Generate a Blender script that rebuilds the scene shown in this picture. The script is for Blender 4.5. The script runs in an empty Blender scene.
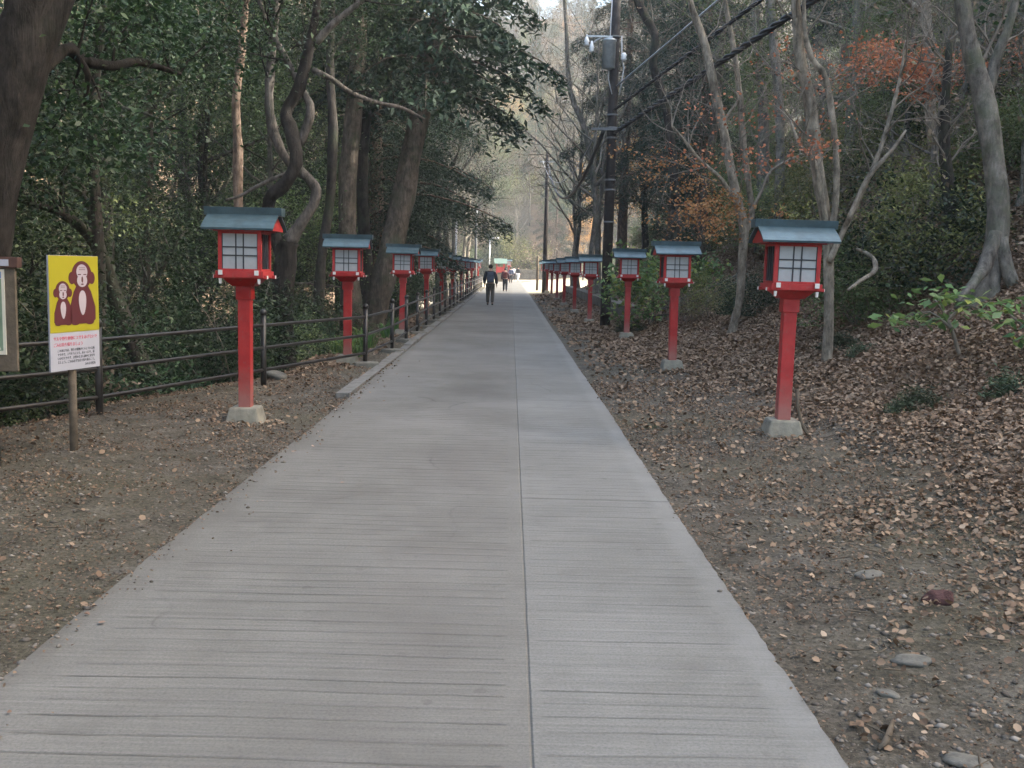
import bpy, bmesh, math, random
import numpy as np
from mathutils import Vector, Matrix

R = math.radians
SC = bpy.context.scene
COL = SC.collection
rnd = random.Random(7)

# ------------------------------------------------------------------ camera
CAMZ = 1.55
FPX = 1000.0
PITCH, ROLL, YAW = math.atan(117 / FPX), 0.025, -0.004
cam_d = bpy.data.cameras.new('camera')
cam_d.sensor_width = 36
cam_d.lens = FPX / 1024 * 36
cam_d.clip_start, cam_d.clip_end = 0.05, 2000
cam = bpy.data.objects.new('camera', cam_d)
COL.objects.link(cam)
CM = Matrix.Rotation(YAW, 4, 'Z') @ Matrix.Rotation(math.pi / 2 - PITCH, 4, 'X') @ Matrix.Rotation(ROLL, 4, 'Z')
cam.matrix_world = Matrix.Translation((0, 0, CAMZ)) @ CM
SC.camera = cam
_C3 = CM.to_3x3()


def at(px, py, Y):
    """the world point at distance Y down the path that the photograph shows at pixel px, py"""
    d = _C3 @ Vector(((px - 512) / FPX, (384 - py) / FPX, -1.0))
    t = Y / d.y
    return np.array((d.x * t, Y, CAMZ + d.z * t))


# ------------------------------------------------------------------ terrain
def sst(a, b, x):
    t = np.clip((np.asarray(x, float) - a) / (b - a), 0, 1)
    return t * t * (3 - 2 * t)


def H(x, y):
    x = np.asarray(x, float); y = np.asarray(y, float)
    near = np.interp(x, [1.0, 2.2, 2.9, 4, 5.7, 7.2, 9, 12, 20, 35, 55, 140], [0, .02, .06, .43, 1.3, 2.6, 4.3, 7, 13.5, 26, 42, 60])
    far = np.interp(x, [1.0, 2.2, 6, 14, 22, 35, 55, 140], [0, 0, .1, .7, 4, 10, 19, 35])
    k = sst(54, 70, y)
    r = near * (1 - k) + far * k
    shift = np.interp(y, [8, 15], [2.3, 0.0])
    l = np.interp(-(x + shift), [1.8, 2.5, 3.4, 5, 8, 12, 18, 30, 60, 140], [0, .02, -.16, -1.0, -2.4, -3.2, -2.0, 5, 24, 45])
    z = np.where(x > 0, r, l)
    z = z + 0.48 * np.maximum(0, y - 128) * sst(120, 145, y)
    off = sst(1.3, 2.6, np.abs(x + .3))
    b = .035 * np.sin(x * 2.1 + y * .9) + .03 * np.sin(x * 1.1 - y * 1.7 + 2) + .02 * np.sin(4.3 * x + 1.3 * y) + .012 * np.sin(7 * y - 3 * x)
    b2 = .25 * np.sin(x * .45 + y * .23) + .2 * np.sin(.33 * y - .6 * x + 1)
    return z + off * (b * .7 + b2 * sst(4, 12, np.abs(x))) - .035 * (1 - off)


# ------------------------------------------------------------------ helpers
def tag(o, label=None, cat=None, group=None, kind=None):
    if label: o['label'] = label
    if cat: o['category'] = cat
    if group: o['group'] = group
    if kind: o['kind'] = kind
    return o


def thing(name, loc, label, cat, group=None, rz=0.0):
    o = bpy.data.objects.new(name, None)
    COL.objects.link(o)
    o.empty_display_size = .2
    o.location = tuple(float(v) for v in loc)
    o.rotation_euler = (0, 0, rz)
    return tag(o, label, cat, group)


def link(name, me, mat=None, parent=None):
    o = bpy.data.objects.new(name, me)
    COL.objects.link(o)
    if mat is not None and not me.materials:
        me.materials.append(mat)
    if parent is not None:
        o.parent = parent
    return o


KIDS = {}


def dup(root, loc, rz=0.0, scale=(1, 1, 1), lean=(0, 0), label=None, group=None, children=None):
    kids = {}
    for o in children:
        kids.setdefault(o.parent, []).append(o)

    def rec(o, par):
        c = o.copy()
        COL.objects.link(c)
        c.parent = par
        for ch in kids.get(o, []):
            rec(ch, c)
        return c
    c = rec(root, None)
    c.location = tuple(float(v) for v in loc)
    c.rotation_euler = (lean[0], lean[1], rz)
    c.scale = scale
    if label: c['label'] = label
    if group: c['group'] = group
    return c


class MB:
    """collects boxes, tubes and solids for ONE mesh"""
    def __init__(s):
        s.v = []; s.f = []; s.sm = []

    def add(s, vs, fs, smooth=False):
        o = len(s.v)
        s.v += [tuple(float(a) for a in p) for p in vs]
        s.f += [tuple(i + o for i in f) for f in fs]
        s.sm += [smooth] * len(fs)

    def box(s, x0, x1, y0, y1, z0, z1, rot=None, piv=(0, 0, 0)):
        vs = [(x, y, z) for z in (z0, z1) for y in (y0, y1) for x in (x0, x1)]
        if rot is not None:
            vs = [tuple(rot @ (Vector(p) - Vector(piv)) + Vector(piv)) for p in vs]
        s.add(vs, [(0, 2, 3, 1), (4, 5, 7, 6), (0, 1, 5, 4), (2, 6, 7, 3), (0, 4, 6, 2), (1, 3, 7, 5)])

    def frustum(s, w0, d0, z0, w1, d1, z1, cx=0, cy=0):
        a, b, c, d = w0 / 2, d0 / 2, w1 / 2, d1 / 2
        vs = [(cx - a, cy - b, z0), (cx + a, cy - b, z0), (cx + a, cy + b, z0), (cx - a, cy + b, z0),
              (cx - c, cy - d, z1), (cx + c, cy - d, z1), (cx + c, cy + d, z1), (cx - c, cy + d, z1)]
        s.add(vs, [(3, 2, 1, 0), (4, 5, 6, 7), (0, 1, 5, 4), (1, 2, 6, 5), (2, 3, 7, 6), (3, 0, 4, 7)])

    def prism(s, prof, x0, x1, axis='x'):
        """profile of (a, z) extruded along x (a = y) or along y (a = x)"""
        n = len(prof)
        if axis == 'x':
            vs = [(x0, a, z) for a, z in prof] + [(x1, a, z) for a, z in prof]
        else:
            vs = [(a, x0, z) for a, z in prof] + [(a, x1, z) for a, z in prof]
        fs = [tuple(range(n)), tuple(range(2 * n - 1, n - 1, -1))]
        fs += [(i, i + n, (i + 1) % n + n, (i + 1) % n) for i in range(n)]
        s.add(vs, fs)

    def tube(s, pts, rad, n=8, cap=True, smooth=True, rough=0.0):
        pts = np.asarray(pts, float)
        m = len(pts)
        rad = np.full(m, rad) if np.isscalar(rad) else np.asarray(rad, float)
        t = np.gradient(pts, axis=0)
        t /= np.linalg.norm(t, axis=1)[:, None] + 1e-9
        u = np.cross(t[0], (0.31, .95, .05) if abs(t[0][2]) > .7 else (0, 0, 1.0)); u /= np.linalg.norm(u) + 1e-9
        ang = np.arange(n) * 2 * math.pi / n
        vs = []
        for i in range(m):
            u = u - t[i] * np.dot(u, t[i]); u /= np.linalg.norm(u) + 1e-9
            w = np.cross(t[i], u)
            q = rad[i] * (1 + rough * (np.sin(2 * ang + i * .9) + .7 * np.sin(3 * ang - i * 1.7 + 1) + .6 * np.sin(5 * ang + 2.3 * i)))[:, None]
            vs += list(pts[i] + q * (np.cos(ang)[:, None] * u + np.sin(ang)[:, None] * w))
        fs = []
        for i in range(m - 1):
            for j in range(n):
                k = (j + 1) % n
                fs.append((i * n + j, i * n + k, (i + 1) * n + k, (i + 1) * n + j))
        if cap:
            fs.append(tuple(range(n - 1, -1, -1))); fs.append(tuple((m - 1) * n + j for j in range(n)))
        s.add(vs, fs, smooth)

    def lathe(s, prof, n=16, cx=0, cy=0):
        s.tube_prof(prof, n, cx, cy)

    def tube_prof(s, prof, n, cx, cy):
        vs = []; m = len(prof)
        for r, z in prof:
            vs += [(cx + r * math.cos(a * 2 * math.pi / n), cy + r * math.sin(a * 2 * math.pi / n), z) for a in range(n)]
        fs = [(i * n + j, i * n + (j + 1) % n, (i + 1) * n + (j + 1) % n, (i + 1) * n + j) for i in range(m - 1) for j in range(n)]
        fs += [tuple(range(n - 1, -1, -1)), tuple((m - 1) * n + j for j in range(n))]
        s.add(vs, fs, True)

    def mesh(s, name, bevel=0.0):
        me = bpy.data.meshes.new(name)
        me.from_pydata(s.v, [], s.f)
        me.polygons.foreach_set('use_smooth', s.sm)
        if bevel:
            bm = bmesh.new(); bm.from_mesh(me)
            bmesh.ops.bevel(bm, geom=[e for e in bm.edges], offset=bevel, segments=2, affect='EDGES', profile=.6)
            bm.to_mesh(me); bm.free()
        me.update()
        return me

    def build(s, name, mat, parent=None, bevel=0.0):
        return link(name, s.mesh(name, bevel), mat, parent)


def np_mesh(name, V, F, val=None):
    me = bpy.data.meshes.new(name)
    k = F.shape[1]
    me.vertices.add(len(V)); me.vertices.foreach_set('co', np.ascontiguousarray(V, dtype=np.float32).ravel())
    me.loops.add(F.size); me.loops.foreach_set('vertex_index', np.ascontiguousarray(F, dtype=np.int32).ravel())
    me.polygons.add(len(F)); me.polygons.foreach_set('loop_start', np.arange(0, F.size, k, dtype=np.int32))
    if val is not None:
        a = me.attributes.new('v', 'FLOAT', 'FACE'); a.data.foreach_set('value', np.asarray(val, dtype=np.float32))
    me.update(calc_edges=True)
    return me


# ------------------------------------------------------------------ materials
def mat(name):
    m = bpy.data.materials.new(name); m.use_nodes = True
    nt = m.node_tree
    b = nt.nodes['Principled BSDF']
    return m, nt, b


def N(nt, typ, **kw):
    n = nt.nodes.new(typ)
    for k, v in kw.items():
        if k in n.inputs: n.inputs[k].default_value = v
        else: setattr(n, k, v)
    return n


def ramp(nt, fac, stops, interp='LINEAR'):
    n = nt.nodes.new('ShaderNodeValToRGB'); n.color_ramp.interpolation = interp
    e = n.color_ramp.elements
    while len(e) < len(stops): e.new(.5)
    for i, (p, c) in enumerate(stops):
        e[i].position = p; e[i].color = (c[0], c[1], c[2], 1) if len(c) > 2 else (c[0],) * 3 + (1,)
    if fac is not None: nt.links.new(fac, n.inputs[0])
    return n.outputs[0]


def noise(nt, vec, scale, detail=4, rough=.55, dist=0):
    n = nt.nodes.new('ShaderNodeTexNoise')
    n.inputs['Scale'].default_value = scale; n.inputs['Detail'].default_value = detail
    n.inputs['Roughness'].default_value = rough; n.inputs['Distortion'].default_value = dist
    if vec is not None: nt.links.new(vec, n.inputs['Vector'])
    return n.outputs['Fac']


def coords(nt, kind='Object', scale=(1, 1, 1)):
    t = nt.nodes.new('ShaderNodeTexCoord'); mp = nt.nodes.new('ShaderNodeMapping')
    mp.inputs['Scale'].default_value = scale
    nt.links.new(t.outputs[kind], mp.inputs['Vector'])
    return mp.outputs['Vector']


def mth(nt, op, a, b=None, c=None, clamp=False):
    n = nt.nodes.new('ShaderNodeMath'); n.operation = op; n.use_clamp = clamp
    for i, v in enumerate((a, b, c)):
        if v is None: continue
        if isinstance(v, (int, float)): n.inputs[i].default_value = v
        else: nt.links.new(v, n.inputs[i])
    return n.outputs[0]


def mixc(nt, fac, a, b, blend='MIX'):
    n = nt.nodes.new('ShaderNodeMix'); n.data_type = 'RGBA'; n.blend_type = blend
    for sock, v in ((n.inputs[0], fac), (n.inputs[6], a), (n.inputs[7], b)):
        if isinstance(v, (int, float)): sock.default_value = v
        elif isinstance(v, tuple): sock.default_value = (v + (1,))[:4]
        else: nt.links.new(v, sock)
    return n.outputs[2]


def bump(nt, h, strength, dist=.02, normal=None):
    n = nt.nodes.new('ShaderNodeBump'); n.inputs['Strength'].default_value = strength; n.inputs['Distance'].default_value = dist
    nt.links.new(h, n.inputs['Height'])
    if normal is not None: nt.links.new(normal, n.inputs['Normal'])
    return n.outputs[0]


def flat(name, col, rough=.6, var=.25, scale=12, metal=0, spec=.4, bumpv=.15, dirt=None):
    """plain paint, wood, cloth... with soft mottling and a little relief"""
    m, nt, b = mat(name)
    v = coords(nt)
    f = noise(nt, v, scale, 5, .6)
    c = ramp(nt, f, [(.3, tuple(x * (1 - var) for x in col)), (.7, tuple(min(1, x * (1 + var)) for x in col))])
    if dirt:
        f2 = noise(nt, v, scale * .35, 6, .7)
        c = mixc(nt, ramp(nt, f2, [(.5, (0,)), (.72, (.6,))]), c, dirt)
    nt.links.new(c, b.inputs['Base Color'])
    b.inputs['Roughness'].default_value = rough; b.inputs['Metallic'].default_value = metal
    b.inputs['Specular IOR Level'].default_value = spec
    if bumpv: nt.links.new(bump(nt, noise(nt, v, scale * 4, 4), bumpv, .01), b.inputs['Normal'])
    return m


def leafmat(name, stops, trans=.3, rough=.55, objvar=.25, spec=.25):
    m, nt, b = mat(name)
    a = nt.nodes.new('ShaderNodeAttribute'); a.attribute_name = 'v'
    c = ramp(nt, a.outputs['Fac'], stops)
    oi = nt.nodes.new('ShaderNodeObjectInfo')
    hsv = nt.nodes.new('ShaderNodeHueSaturation')
    nt.links.new(c, hsv.inputs['Color'])
    nt.links.new(mth(nt, 'MULTIPLY_ADD', oi.outputs['Random'], objvar * 2, 1 - objvar), hsv.inputs['Value'])
    nt.links.new(mth(nt, 'MULTIPLY_ADD', oi.outputs['Random'], .05, .475), hsv.inputs['Hue'])
    nt.links.new(hsv.outputs[0], b.inputs['Base Color'])
    b.inputs['Roughness'].default_value = rough
    b.inputs['Specular IOR Level'].default_value = spec
    if trans:
        t = nt.nodes.new('ShaderNodeBsdfTranslucent'); nt.links.new(hsv.outputs[0], t.inputs['Color'])
        mx = nt.nodes.new('ShaderNodeMixShader'); mx.inputs[0].default_value = trans
        nt.links.new(b.outputs[0], mx.inputs[1]); nt.links.new(t.outputs[0], mx.inputs[2])
        nt.links.new(mx.outputs[0], nt.nodes['Material Output'].inputs['Surface'])
    return m


def barkmat(name, dark, light, scale=9, moss=None, mossamt=.5):
    m, nt, b = mat(name)
    v = coords(nt, 'Object', (1, 1, .16))
    f = noise(nt, v, scale, 7, .7, .6)
    v2 = coords(nt, 'Object')
    g = noise(nt, v2, 1.6, 4, .6)
    c = ramp(nt, f, [(.28, dark), (.5, tuple((p + q) / 2 for p, q in zip(dark, light))), (.72, light)])
    c = mixc(nt, ramp(nt, g, [(.5, (0,)), (.7, (.55,))]), c, tuple(min(1, x * 1.5) for x in light))
    mot = noise(nt, coords(nt, 'Object', (1, 1, .55)), 11, 6, .75)
    c = mixc(nt, 1.0, c, ramp(nt, mot, [(.34, (.42,)), (.5, (1,)), (.66, (1.5,))]), 'MULTIPLY')
    if moss:
        c = mixc(nt, ramp(nt, noise(nt, v2, 2.7, 6, .7), [(1 - mossamt - .12, (0,)), (1 - mossamt + .1, (.8,))]), c, moss)
    nt.links.new(c, b.inputs['Base Color'])
    b.inputs['Roughness'].default_value = .9; b.inputs['Specular IOR Level'].default_value = .15
    nt.links.new(bump(nt, f, .9, .04), b.inputs['Normal'])
    return m


M = {}
M['bark_dark'] = barkmat('bark_dark', (.012, .010, .009), (.055, .047, .042), 9, (.035, .045, .025), .42)
M['bark_black'] = barkmat('bark_black', (.008, .007, .006), (.034, .029, .026), 9, (.02, .024, .016), .3)
M['bark_limb'] = barkmat('bark_limb', (.04, .034, .03), (.15, .13, .115), 9, (.05, .055, .04), .35)
M['bark_brown'] = barkmat('bark_brown', (.03, .024, .018), (.12, .095, .075), 12, (.05, .06, .035), .4)
M['bark_grey'] = barkmat('bark_grey', (.05, .043, .037), (.20, .178, .155), 8, (.09, .10, .065), .42)
M['bark_pale'] = barkmat('bark_pale', (.085, .07, .054), (.29, .25, .20), 8, (.14, .14, .10), .3)
M['bark_cedar'] = barkmat('bark_cedar', (.04, .027, .02), (.17, .12, .09), 14)
M['bark_rust'] = barkmat('bark_rust', (.09, .06, .045), (.26, .19, .15), 12)
M['twig'] = flat('twig', (.17, .145, .12), .9, .3, 4, spec=.1, bumpv=0)
M['twig_pale'] = flat('twig_pale', (.3, .27, .24), .9, .3, 4, spec=.1, bumpv=0)
M['leaf_dark'] = leafmat('leaf_dark', [(0, (.010, .021, .011)), (.5, (.024, .046, .020)), (.85, (.056, .092, .036)), (1, (.13, .17, .075))], .28, .45)
M['leaf_cedar'] = leafmat('leaf_cedar', [(0, (.016, .031, .020)), (.6, (.033, .058, .036)), (1, (.075, .105, .058))], .2, .6)
M['leaf_mid'] = leafmat('leaf_mid', [(0, (.055, .08, .032)), (.5, (.115, .155, .062)), (1, (.23, .265, .115))], .35, .5)
M['leaf_yellow'] = leafmat('leaf_yellow', [(0, (.07, .085, .03)), (.5, (.165, .175, .062)), (1, (.36, .34, .13))], .4, .5)
M['leaf_orange'] = leafmat('leaf_orange', [(0, (.22, .095, .045)), (.5, (.40, .21, .08)), (1, (.50, .34, .14))], .4, .6)
M['leaf_red'] = leafmat('leaf_red', [(0, (.16, .045, .035)), (.55, (.36, .085, .07)), (1, (.47, .17, .11))], .4, .6)
M['leaf_brown'] = leafmat('leaf_brown', [(0, (.10, .075, .055)), (.5, (.20, .15, .11)), (1, (.31, .25, .19))], .3, .7)
M['leaf_big'] = leafmat('leaf_big', [(0, (.05, .11, .04)), (.6, (.13, .24, .08)), (.85, (.28, .34, .08)), (1, (.55, .52, .12))], .35, .4, .1)
M['leaf_litter'] = leafmat('leaf_litter', [(0, (.065, .042, .026)), (.3, (.155, .104, .068)), (.62, (.255, .18, .118)), (.85, (.36, .272, .19)), (1, (.46, .385, .30))], .08, .75, 0, .2)
M['fern'] = leafmat('fern', [(0, (.03, .042, .024)), (1, (.085, .105, .058))], .25, .6)


def ground_material():
    m, nt, b = mat('ground_soil')
    v = coords(nt)
    big = noise(nt, v, .55, 5, .6)
    mid = noise(nt, v, 3.5, 6, .65)
    fine = noise(nt, v, 38, 6, .75)
    soil = ramp(nt, mid, [(.3, (.058, .049, .038)), (.52, (.10, .087, .07)), (.72, (.155, .139, .117))])
    soil = mixc(nt, ramp(nt, big, [(.45, (0,)), (.68, (.7,))]), soil, (.092, .083, .054))
    grit = ramp(nt, fine, [(.36, (.45,)), (.55, (1.0,)), (.72, (1.55,))])
    soil = mixc(nt, 1.0, soil, grit, 'MULTIPLY')
    vor = nt.nodes.new('ShaderNodeTexVoronoi'); vor.inputs['Scale'].default_value = 26
    nt.links.new(v, vor.inputs['Vector'])
    litter = ramp(nt, vor.outputs['Color'], [(.1, (.075, .05, .032)), (.45, (.17, .115, .075)), (.8, (.27, .19, .13)), (1, (.34, .265, .195))])
    litter = mixc(nt, 1.0, litter, ramp(nt, fine, [(.3, (.6,)), (.7, (1.25,))]), 'MULTIPLY')
    sep = nt.nodes.new('ShaderNodeSeparateXYZ'); nt.links.new(v, sep.inputs[0])
    X, Y = sep.outputs[0], sep.outputs[1]
    w = mth(nt, 'MULTIPLY_ADD', noise(nt, v, 1.1, 5, .65), 2.6, -1.3)
    xr = mth(nt, 'ADD', X, w)
    right = mth(nt, 'MULTIPLY', mth(nt, 'SUBTRACT', xr, 3.0), .9, clamp=True)
    left = mth(nt, 'MULTIPLY', mth(nt, 'SUBTRACT', mth(nt, 'MULTIPLY', xr, -1), 5.0), .6, clamp=True)
    far = mth(nt, 'MULTIPLY', mth(nt, 'SUBTRACT', mth(nt, 'ADD', Y, w), 11.0), .12, clamp=True)
    side = mth(nt, 'MULTIPLY', mth(nt, 'SUBTRACT', mth(nt, 'ABSOLUTE', xr), 2.3), 1.2, clamp=True)
    fac = mth(nt, 'MAXIMUM', mth(nt, 'MAXIMUM', right, left), mth(nt, 'MULTIPLY', far, side))
    c = mixc(nt, fac, soil, litter)
    # dry pale sand where the path comes out of the wood
    sand = mth(nt, 'MULTIPLY', mth(nt, 'SUBTRACT', Y, 60), .15, clamp=True)
    sand = mth(nt, 'MULTIPLY', sand, mth(nt, 'SUBTRACT', 1.0, mth(nt, 'MULTIPLY', mth(nt, 'SUBTRACT', mth(nt, 'ABSOLUTE', X), 9), .2, clamp=True)))
    sand = mth(nt, 'MULTIPLY', sand, mth(nt, 'MULTIPLY', mth(nt, 'SUBTRACT', 128.0, Y), .2, clamp=True))
    c = mixc(nt, sand, c, (.40, .345, .26))
    # moss and dark leaf mould on the steep bank
    bank = mth(nt, 'MULTIPLY', mth(nt, 'SUBTRACT', xr, 6.3), .5, clamp=True)
    c = mixc(nt, mth(nt, 'MULTIPLY', bank, ramp(nt, noise(nt, v, 1.3, 6, .7), [(.4, (.15,)), (.62, (.85,))])), c, (.155, .135, .085))
    nt.links.new(c, b.inputs['Base Color'])
    b.inputs['Roughness'].default_value = .95; b.inputs['Specular IOR Level'].default_value = .12
    n1 = bump(nt, mid, .6, .06)
    nt.links.new(bump(nt, fine, .8, .018, n1), b.inputs['Normal'])
    return m


def path_material():
    m, nt, b = mat('path_concrete')
    v = coords(nt)
    sep = nt.nodes.new('ShaderNodeSeparateXYZ'); nt.links.new(v, sep.inputs[0])
    X, Y = sep.outputs[0], sep.outputs[1]
    base = ramp(nt, noise(nt, v, .7, 6, .62), [(.25, (.126, .121, .112)), (.5, (.160, .155, .145)), (.75, (.196, .190, .179))])
    fine = noise(nt, v, 85, 5, .75)
    base = mixc(nt, 1.0, base, ramp(nt, fine, [(.32, (.74,)), (.5, (1,)), (.7, (1.2,))]), 'MULTIPLY')
    broom = noise(nt, coords(nt, 'Object', (1.1, 55, 1)), 1.0, 3, .6)
    base = mixc(nt, 1.0, base, ramp(nt, broom, [(.3, (.84,)), (.7, (1.14,))]), 'MULTIPLY')
    pale = ramp(nt, mth(nt, 'ADD', X, mth(nt, 'MULTIPLY_ADD', noise(nt, v, 2.6, 5, .7), .16, -.08)), [(.0, (0,)), (.93, (0,)), (1.0, (.3,))])
    base = mixc(nt, pale, base, (.225, .222, .215))
    soilx = mth(nt, 'MULTIPLY', mth(nt, 'SUBTRACT', mth(nt, 'ADD', mth(nt, 'MULTIPLY', X, -1), mth(nt, 'MULTIPLY_ADD', noise(nt, v, 2.2, 6, .75), .5, -.3)), 1.62), 3.0, clamp=True)
    base = mixc(nt, mth(nt, 'MULTIPLY', soilx, .8), base, (.085, .075, .062))
    soilr = mth(nt, 'MULTIPLY', mth(nt, 'SUBTRACT', mth(nt, 'ADD', X, mth(nt, 'MULTIPLY_ADD', noise(nt, v, 4.2, 6, .75), .22, -.14)), 1.05), 9.0, clamp=True)
    base = mixc(nt, mth(nt, 'MULTIPLY', soilr, .7), base, (.10, .09, .075))
    # trodden, slightly purple band down the left panel
    trk = ramp(nt, mth(nt, 'ABSOLUTE', mth(nt, 'ADD', X, .35)), [(.05, (.65,)), (.55, (0,))])
    base = mixc(nt, mth(nt, 'MULTIPLY', trk, ramp(nt, noise(nt, v, .9, 5, .6), [(.35, (.1,)), (.7, (.8,))])), base, (.128, .117, .110))
    stain = ramp(nt, noise(nt, v, 2.3, 7, .72), [(.52, (0,)), (.72, (.55,))])
    base = mixc(nt, stain, base, (.115, .109, .100))
    blot = noise(nt, v, .42, 7, .68, .4)
    base = mixc(nt, 1.0, base, ramp(nt, blot, [(.34, (.86, .85, .83)), (.5, (1, 1, 1)), (.66, (1.08, 1.08, 1.08))]), 'MULTIPLY')
    vo = nt.nodes.new('ShaderNodeTexVoronoi'); vo.feature = 'DISTANCE_TO_EDGE'; vo.inputs['Scale'].default_value = .42
    vd = nt.nodes.new('ShaderNodeVectorMath'); vd.operation = 'MULTIPLY_ADD'
    nz = nt.nodes.new('ShaderNodeTexNoise'); nz.inputs['Scale'].default_value = 2.2; nz.inputs['Detail'].default_value = 6; nt.links.new(v, nz.inputs['Vector'])
    nt.links.new(nz.outputs['Color'], vd.inputs[0]); vd.inputs[1].default_value = (.35, .35, 0); nt.links.new(v, vd.inputs[2])
    nt.links.new(vd.outputs[0], vo.inputs['Vector'])
    crack = mth(nt, 'MULTIPLY', ramp(nt, vo.outputs['Distance'], [(.0, (1,)), (.0022, (.7,)), (.0045, (0,))]), ramp(nt, noise(nt, v, .6, 3, .6), [(.52, (0,)), (.62, (.5,))]))
    base = mixc(nt, crack, base, (.06, .055, .05))
    spots = ramp(nt, noise(nt, v, 9, 3, .5), [(.68, (0,)), (.74, (.35,))])
    base = mixc(nt, spots, base, (.08, .075, .068))
    # cross grooves: spaced about 12 cm, broken, filled with grime
    right = mth(nt, 'GREATER_THAN', X, .105)
    vw = coords(nt, 'Object', (.5, .5, 1))
    wob = mth(nt, 'MULTIPLY_ADD', noise(nt, vw, 1.2, 2, .5), .10, 0)
    fw = coords(nt, 'Object', (.12, 1.3, 1))
    wob2 = mth(nt, 'MULTIPLY', noise(nt, fw, 1.0, 2, .5), .22)
    yy = mth(nt, 'ADD', mth(nt, 'ADD', Y, wob), mth(nt, 'ADD', wob2, mth(nt, 'MULTIPLY', right, .047)))
    fr = mth(nt, 'FRACT', mth(nt, 'MULTIPLY', yy, 1 / .118))
    tri = mth(nt, 'ABSOLUTE', mth(nt, 'SUBTRACT', fr, .5))
    g = ramp(nt, tri, [(.0, (1,)), (.026, (.7,)), (.065, (0,))])
    vm = coords(nt, 'Object', (.45, 7.0, 1))
    brk = ramp(nt, noise(nt, vm, 1.0, 4, .6), [(.36, (.22,)), (.68, (1,))])
    vm2 = coords(nt, 'Object', (1.3, .5, 1))
    brk2 = ramp(nt, noise(nt, vm2, 1.0, 5, .65), [(.34, (.45,)), (.6, (1,))])
    # smooth margins along the edges and the seam
    e1 = mth(nt, 'MULTIPLY', mth(nt, 'SUBTRACT', mth(nt, 'ADD', X, mth(nt, 'MULTIPLY', wob, 1.5)), -1.56), 14, clamp=True)
    e2 = mth(nt, 'MULTIPLY', mth(nt, 'SUBTRACT', .97, mth(nt, 'SUBTRACT', X, mth(nt, 'MULTIPLY', wob, .6))), 14, clamp=True)
    e3 = mth(nt, 'MULTIPLY', mth(nt, 'SUBTRACT', mth(nt, 'ABSOLUTE', mth(nt, 'SUBTRACT', X, .08)), .05), 30, clamp=True)
    gm = mth(nt, 'MULTIPLY', mth(nt, 'MULTIPLY', g, mth(nt, 'MULTIPLY', brk, brk2)), mth(nt, 'MULTIPLY', mth(nt, 'MULTIPLY', e1, e2), e3))
    seam = ramp(nt, mth(nt, 'ABSOLUTE', mth(nt, 'ADD', mth(nt, 'SUBTRACT', X, .105), mth(nt, 'MULTIPLY_ADD', noise(nt, v, 3, 4), .008, -.004))), [(.0, (.6,)), (.003, (.4,)), (.006, (0,))])
    jt = mth(nt, 'ABSOLUTE', mth(nt, 'SUBTRACT', mth(nt, 'FRACT', mth(nt, 'MULTIPLY', mth(nt, 'ADD', mth(nt, 'ADD', Y, .92), mth(nt, 'MULTIPLY', noise(nt, v, 4, 4), .03)), .2)), .5))
    joint = mth(nt, 'MULTIPLY', ramp(nt, jt, [(.0, (1,)), (.0018, (0,))]), right)
    dark = mth(nt, 'MAXIMUM', mth(nt, 'MULTIPLY', gm, .44), mth(nt, 'MULTIPLY', mth(nt, 'MAXIMUM', seam, joint), .26))
    base = mixc(nt, dark, base, (.045, .041, .038))
    base = mixc(nt, mth(nt, 'MULTIPLY_ADD', right, -.5, .5), base, mixc(nt, 1.0, base, (.86, .82, .78), 'MULTIPLY'))
    # the right edge strip is cleaner and paler
    edge = ramp(nt, X, [(.0, (0,)), (1.0, (0,)), (1.0, (0,))])
    base = mixc(nt, edge, base, (.235, .23, .225))
    nt.links.new(base, b.inputs['Base Color'])
    b.inputs['Roughness'].default_value = .85; b.inputs['Specular IOR Level'].default_value = .2
    hgt = mth(nt, 'MULTIPLY', mth(nt, 'MAXIMUM', gm, mth(nt, 'MAXIMUM', seam, joint)), -1)
    n1 = bump(nt, hgt, .9, .012)
    nt.links.new(bump(nt, fine, .35, .006, n1), b.inputs['Normal'])
    return m


def red_paint():
    m, nt, b = mat('red_paint')
    v = coords(nt)
    f = noise(nt, v, 7, 6, .65)
    c = ramp(nt, f, [(.3, (.26, .012, .013)), (.7, (.38, .028, .027))])
    sep = nt.nodes.new('ShaderNodeSeparateXYZ'); nt.links.new(v, sep.inputs[0])
    low = ramp(nt, mth(nt, 'ADD', sep.outputs[2], mth(nt, 'MULTIPLY_ADD', noise(nt, v, 6, 5, .7), .5, -.25)), [(.16, (.75,)), (.55, (0,))])
    c = mixc(nt, low, c, (.28, .13, .11))
    c = mixc(nt, ramp(nt, noise(nt, v, 23, 6, .75), [(.56, (0,)), (.66, (.55,))]), c, (.19, .085, .07))
    oi = nt.nodes.new('ShaderNodeObjectInfo'); hs = nt.nodes.new('ShaderNodeHueSaturation')
    nt.links.new(mth(nt, 'MULTIPLY_ADD', oi.outputs['Random'], .35, .82), hs.inputs['Value']); nt.links.new(mth(nt, 'MULTIPLY_ADD', oi.outputs['Random'], -.08, 1.05), hs.inputs['Saturation'])
    nt.links.new(c, hs.inputs['Color']); c = hs.outputs[0]
    nt.links.new(c, b.inputs['Base Color'])
    b.inputs['Roughness'].default_value = .55; b.inputs['Specular IOR Level'].default_value = .3
    nt.links.new(bump(nt, noise(nt, coords(nt, 'Object', (1, 1, .15)), 60, 4), .2, .004), b.inputs['Normal'])
    return m


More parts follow.
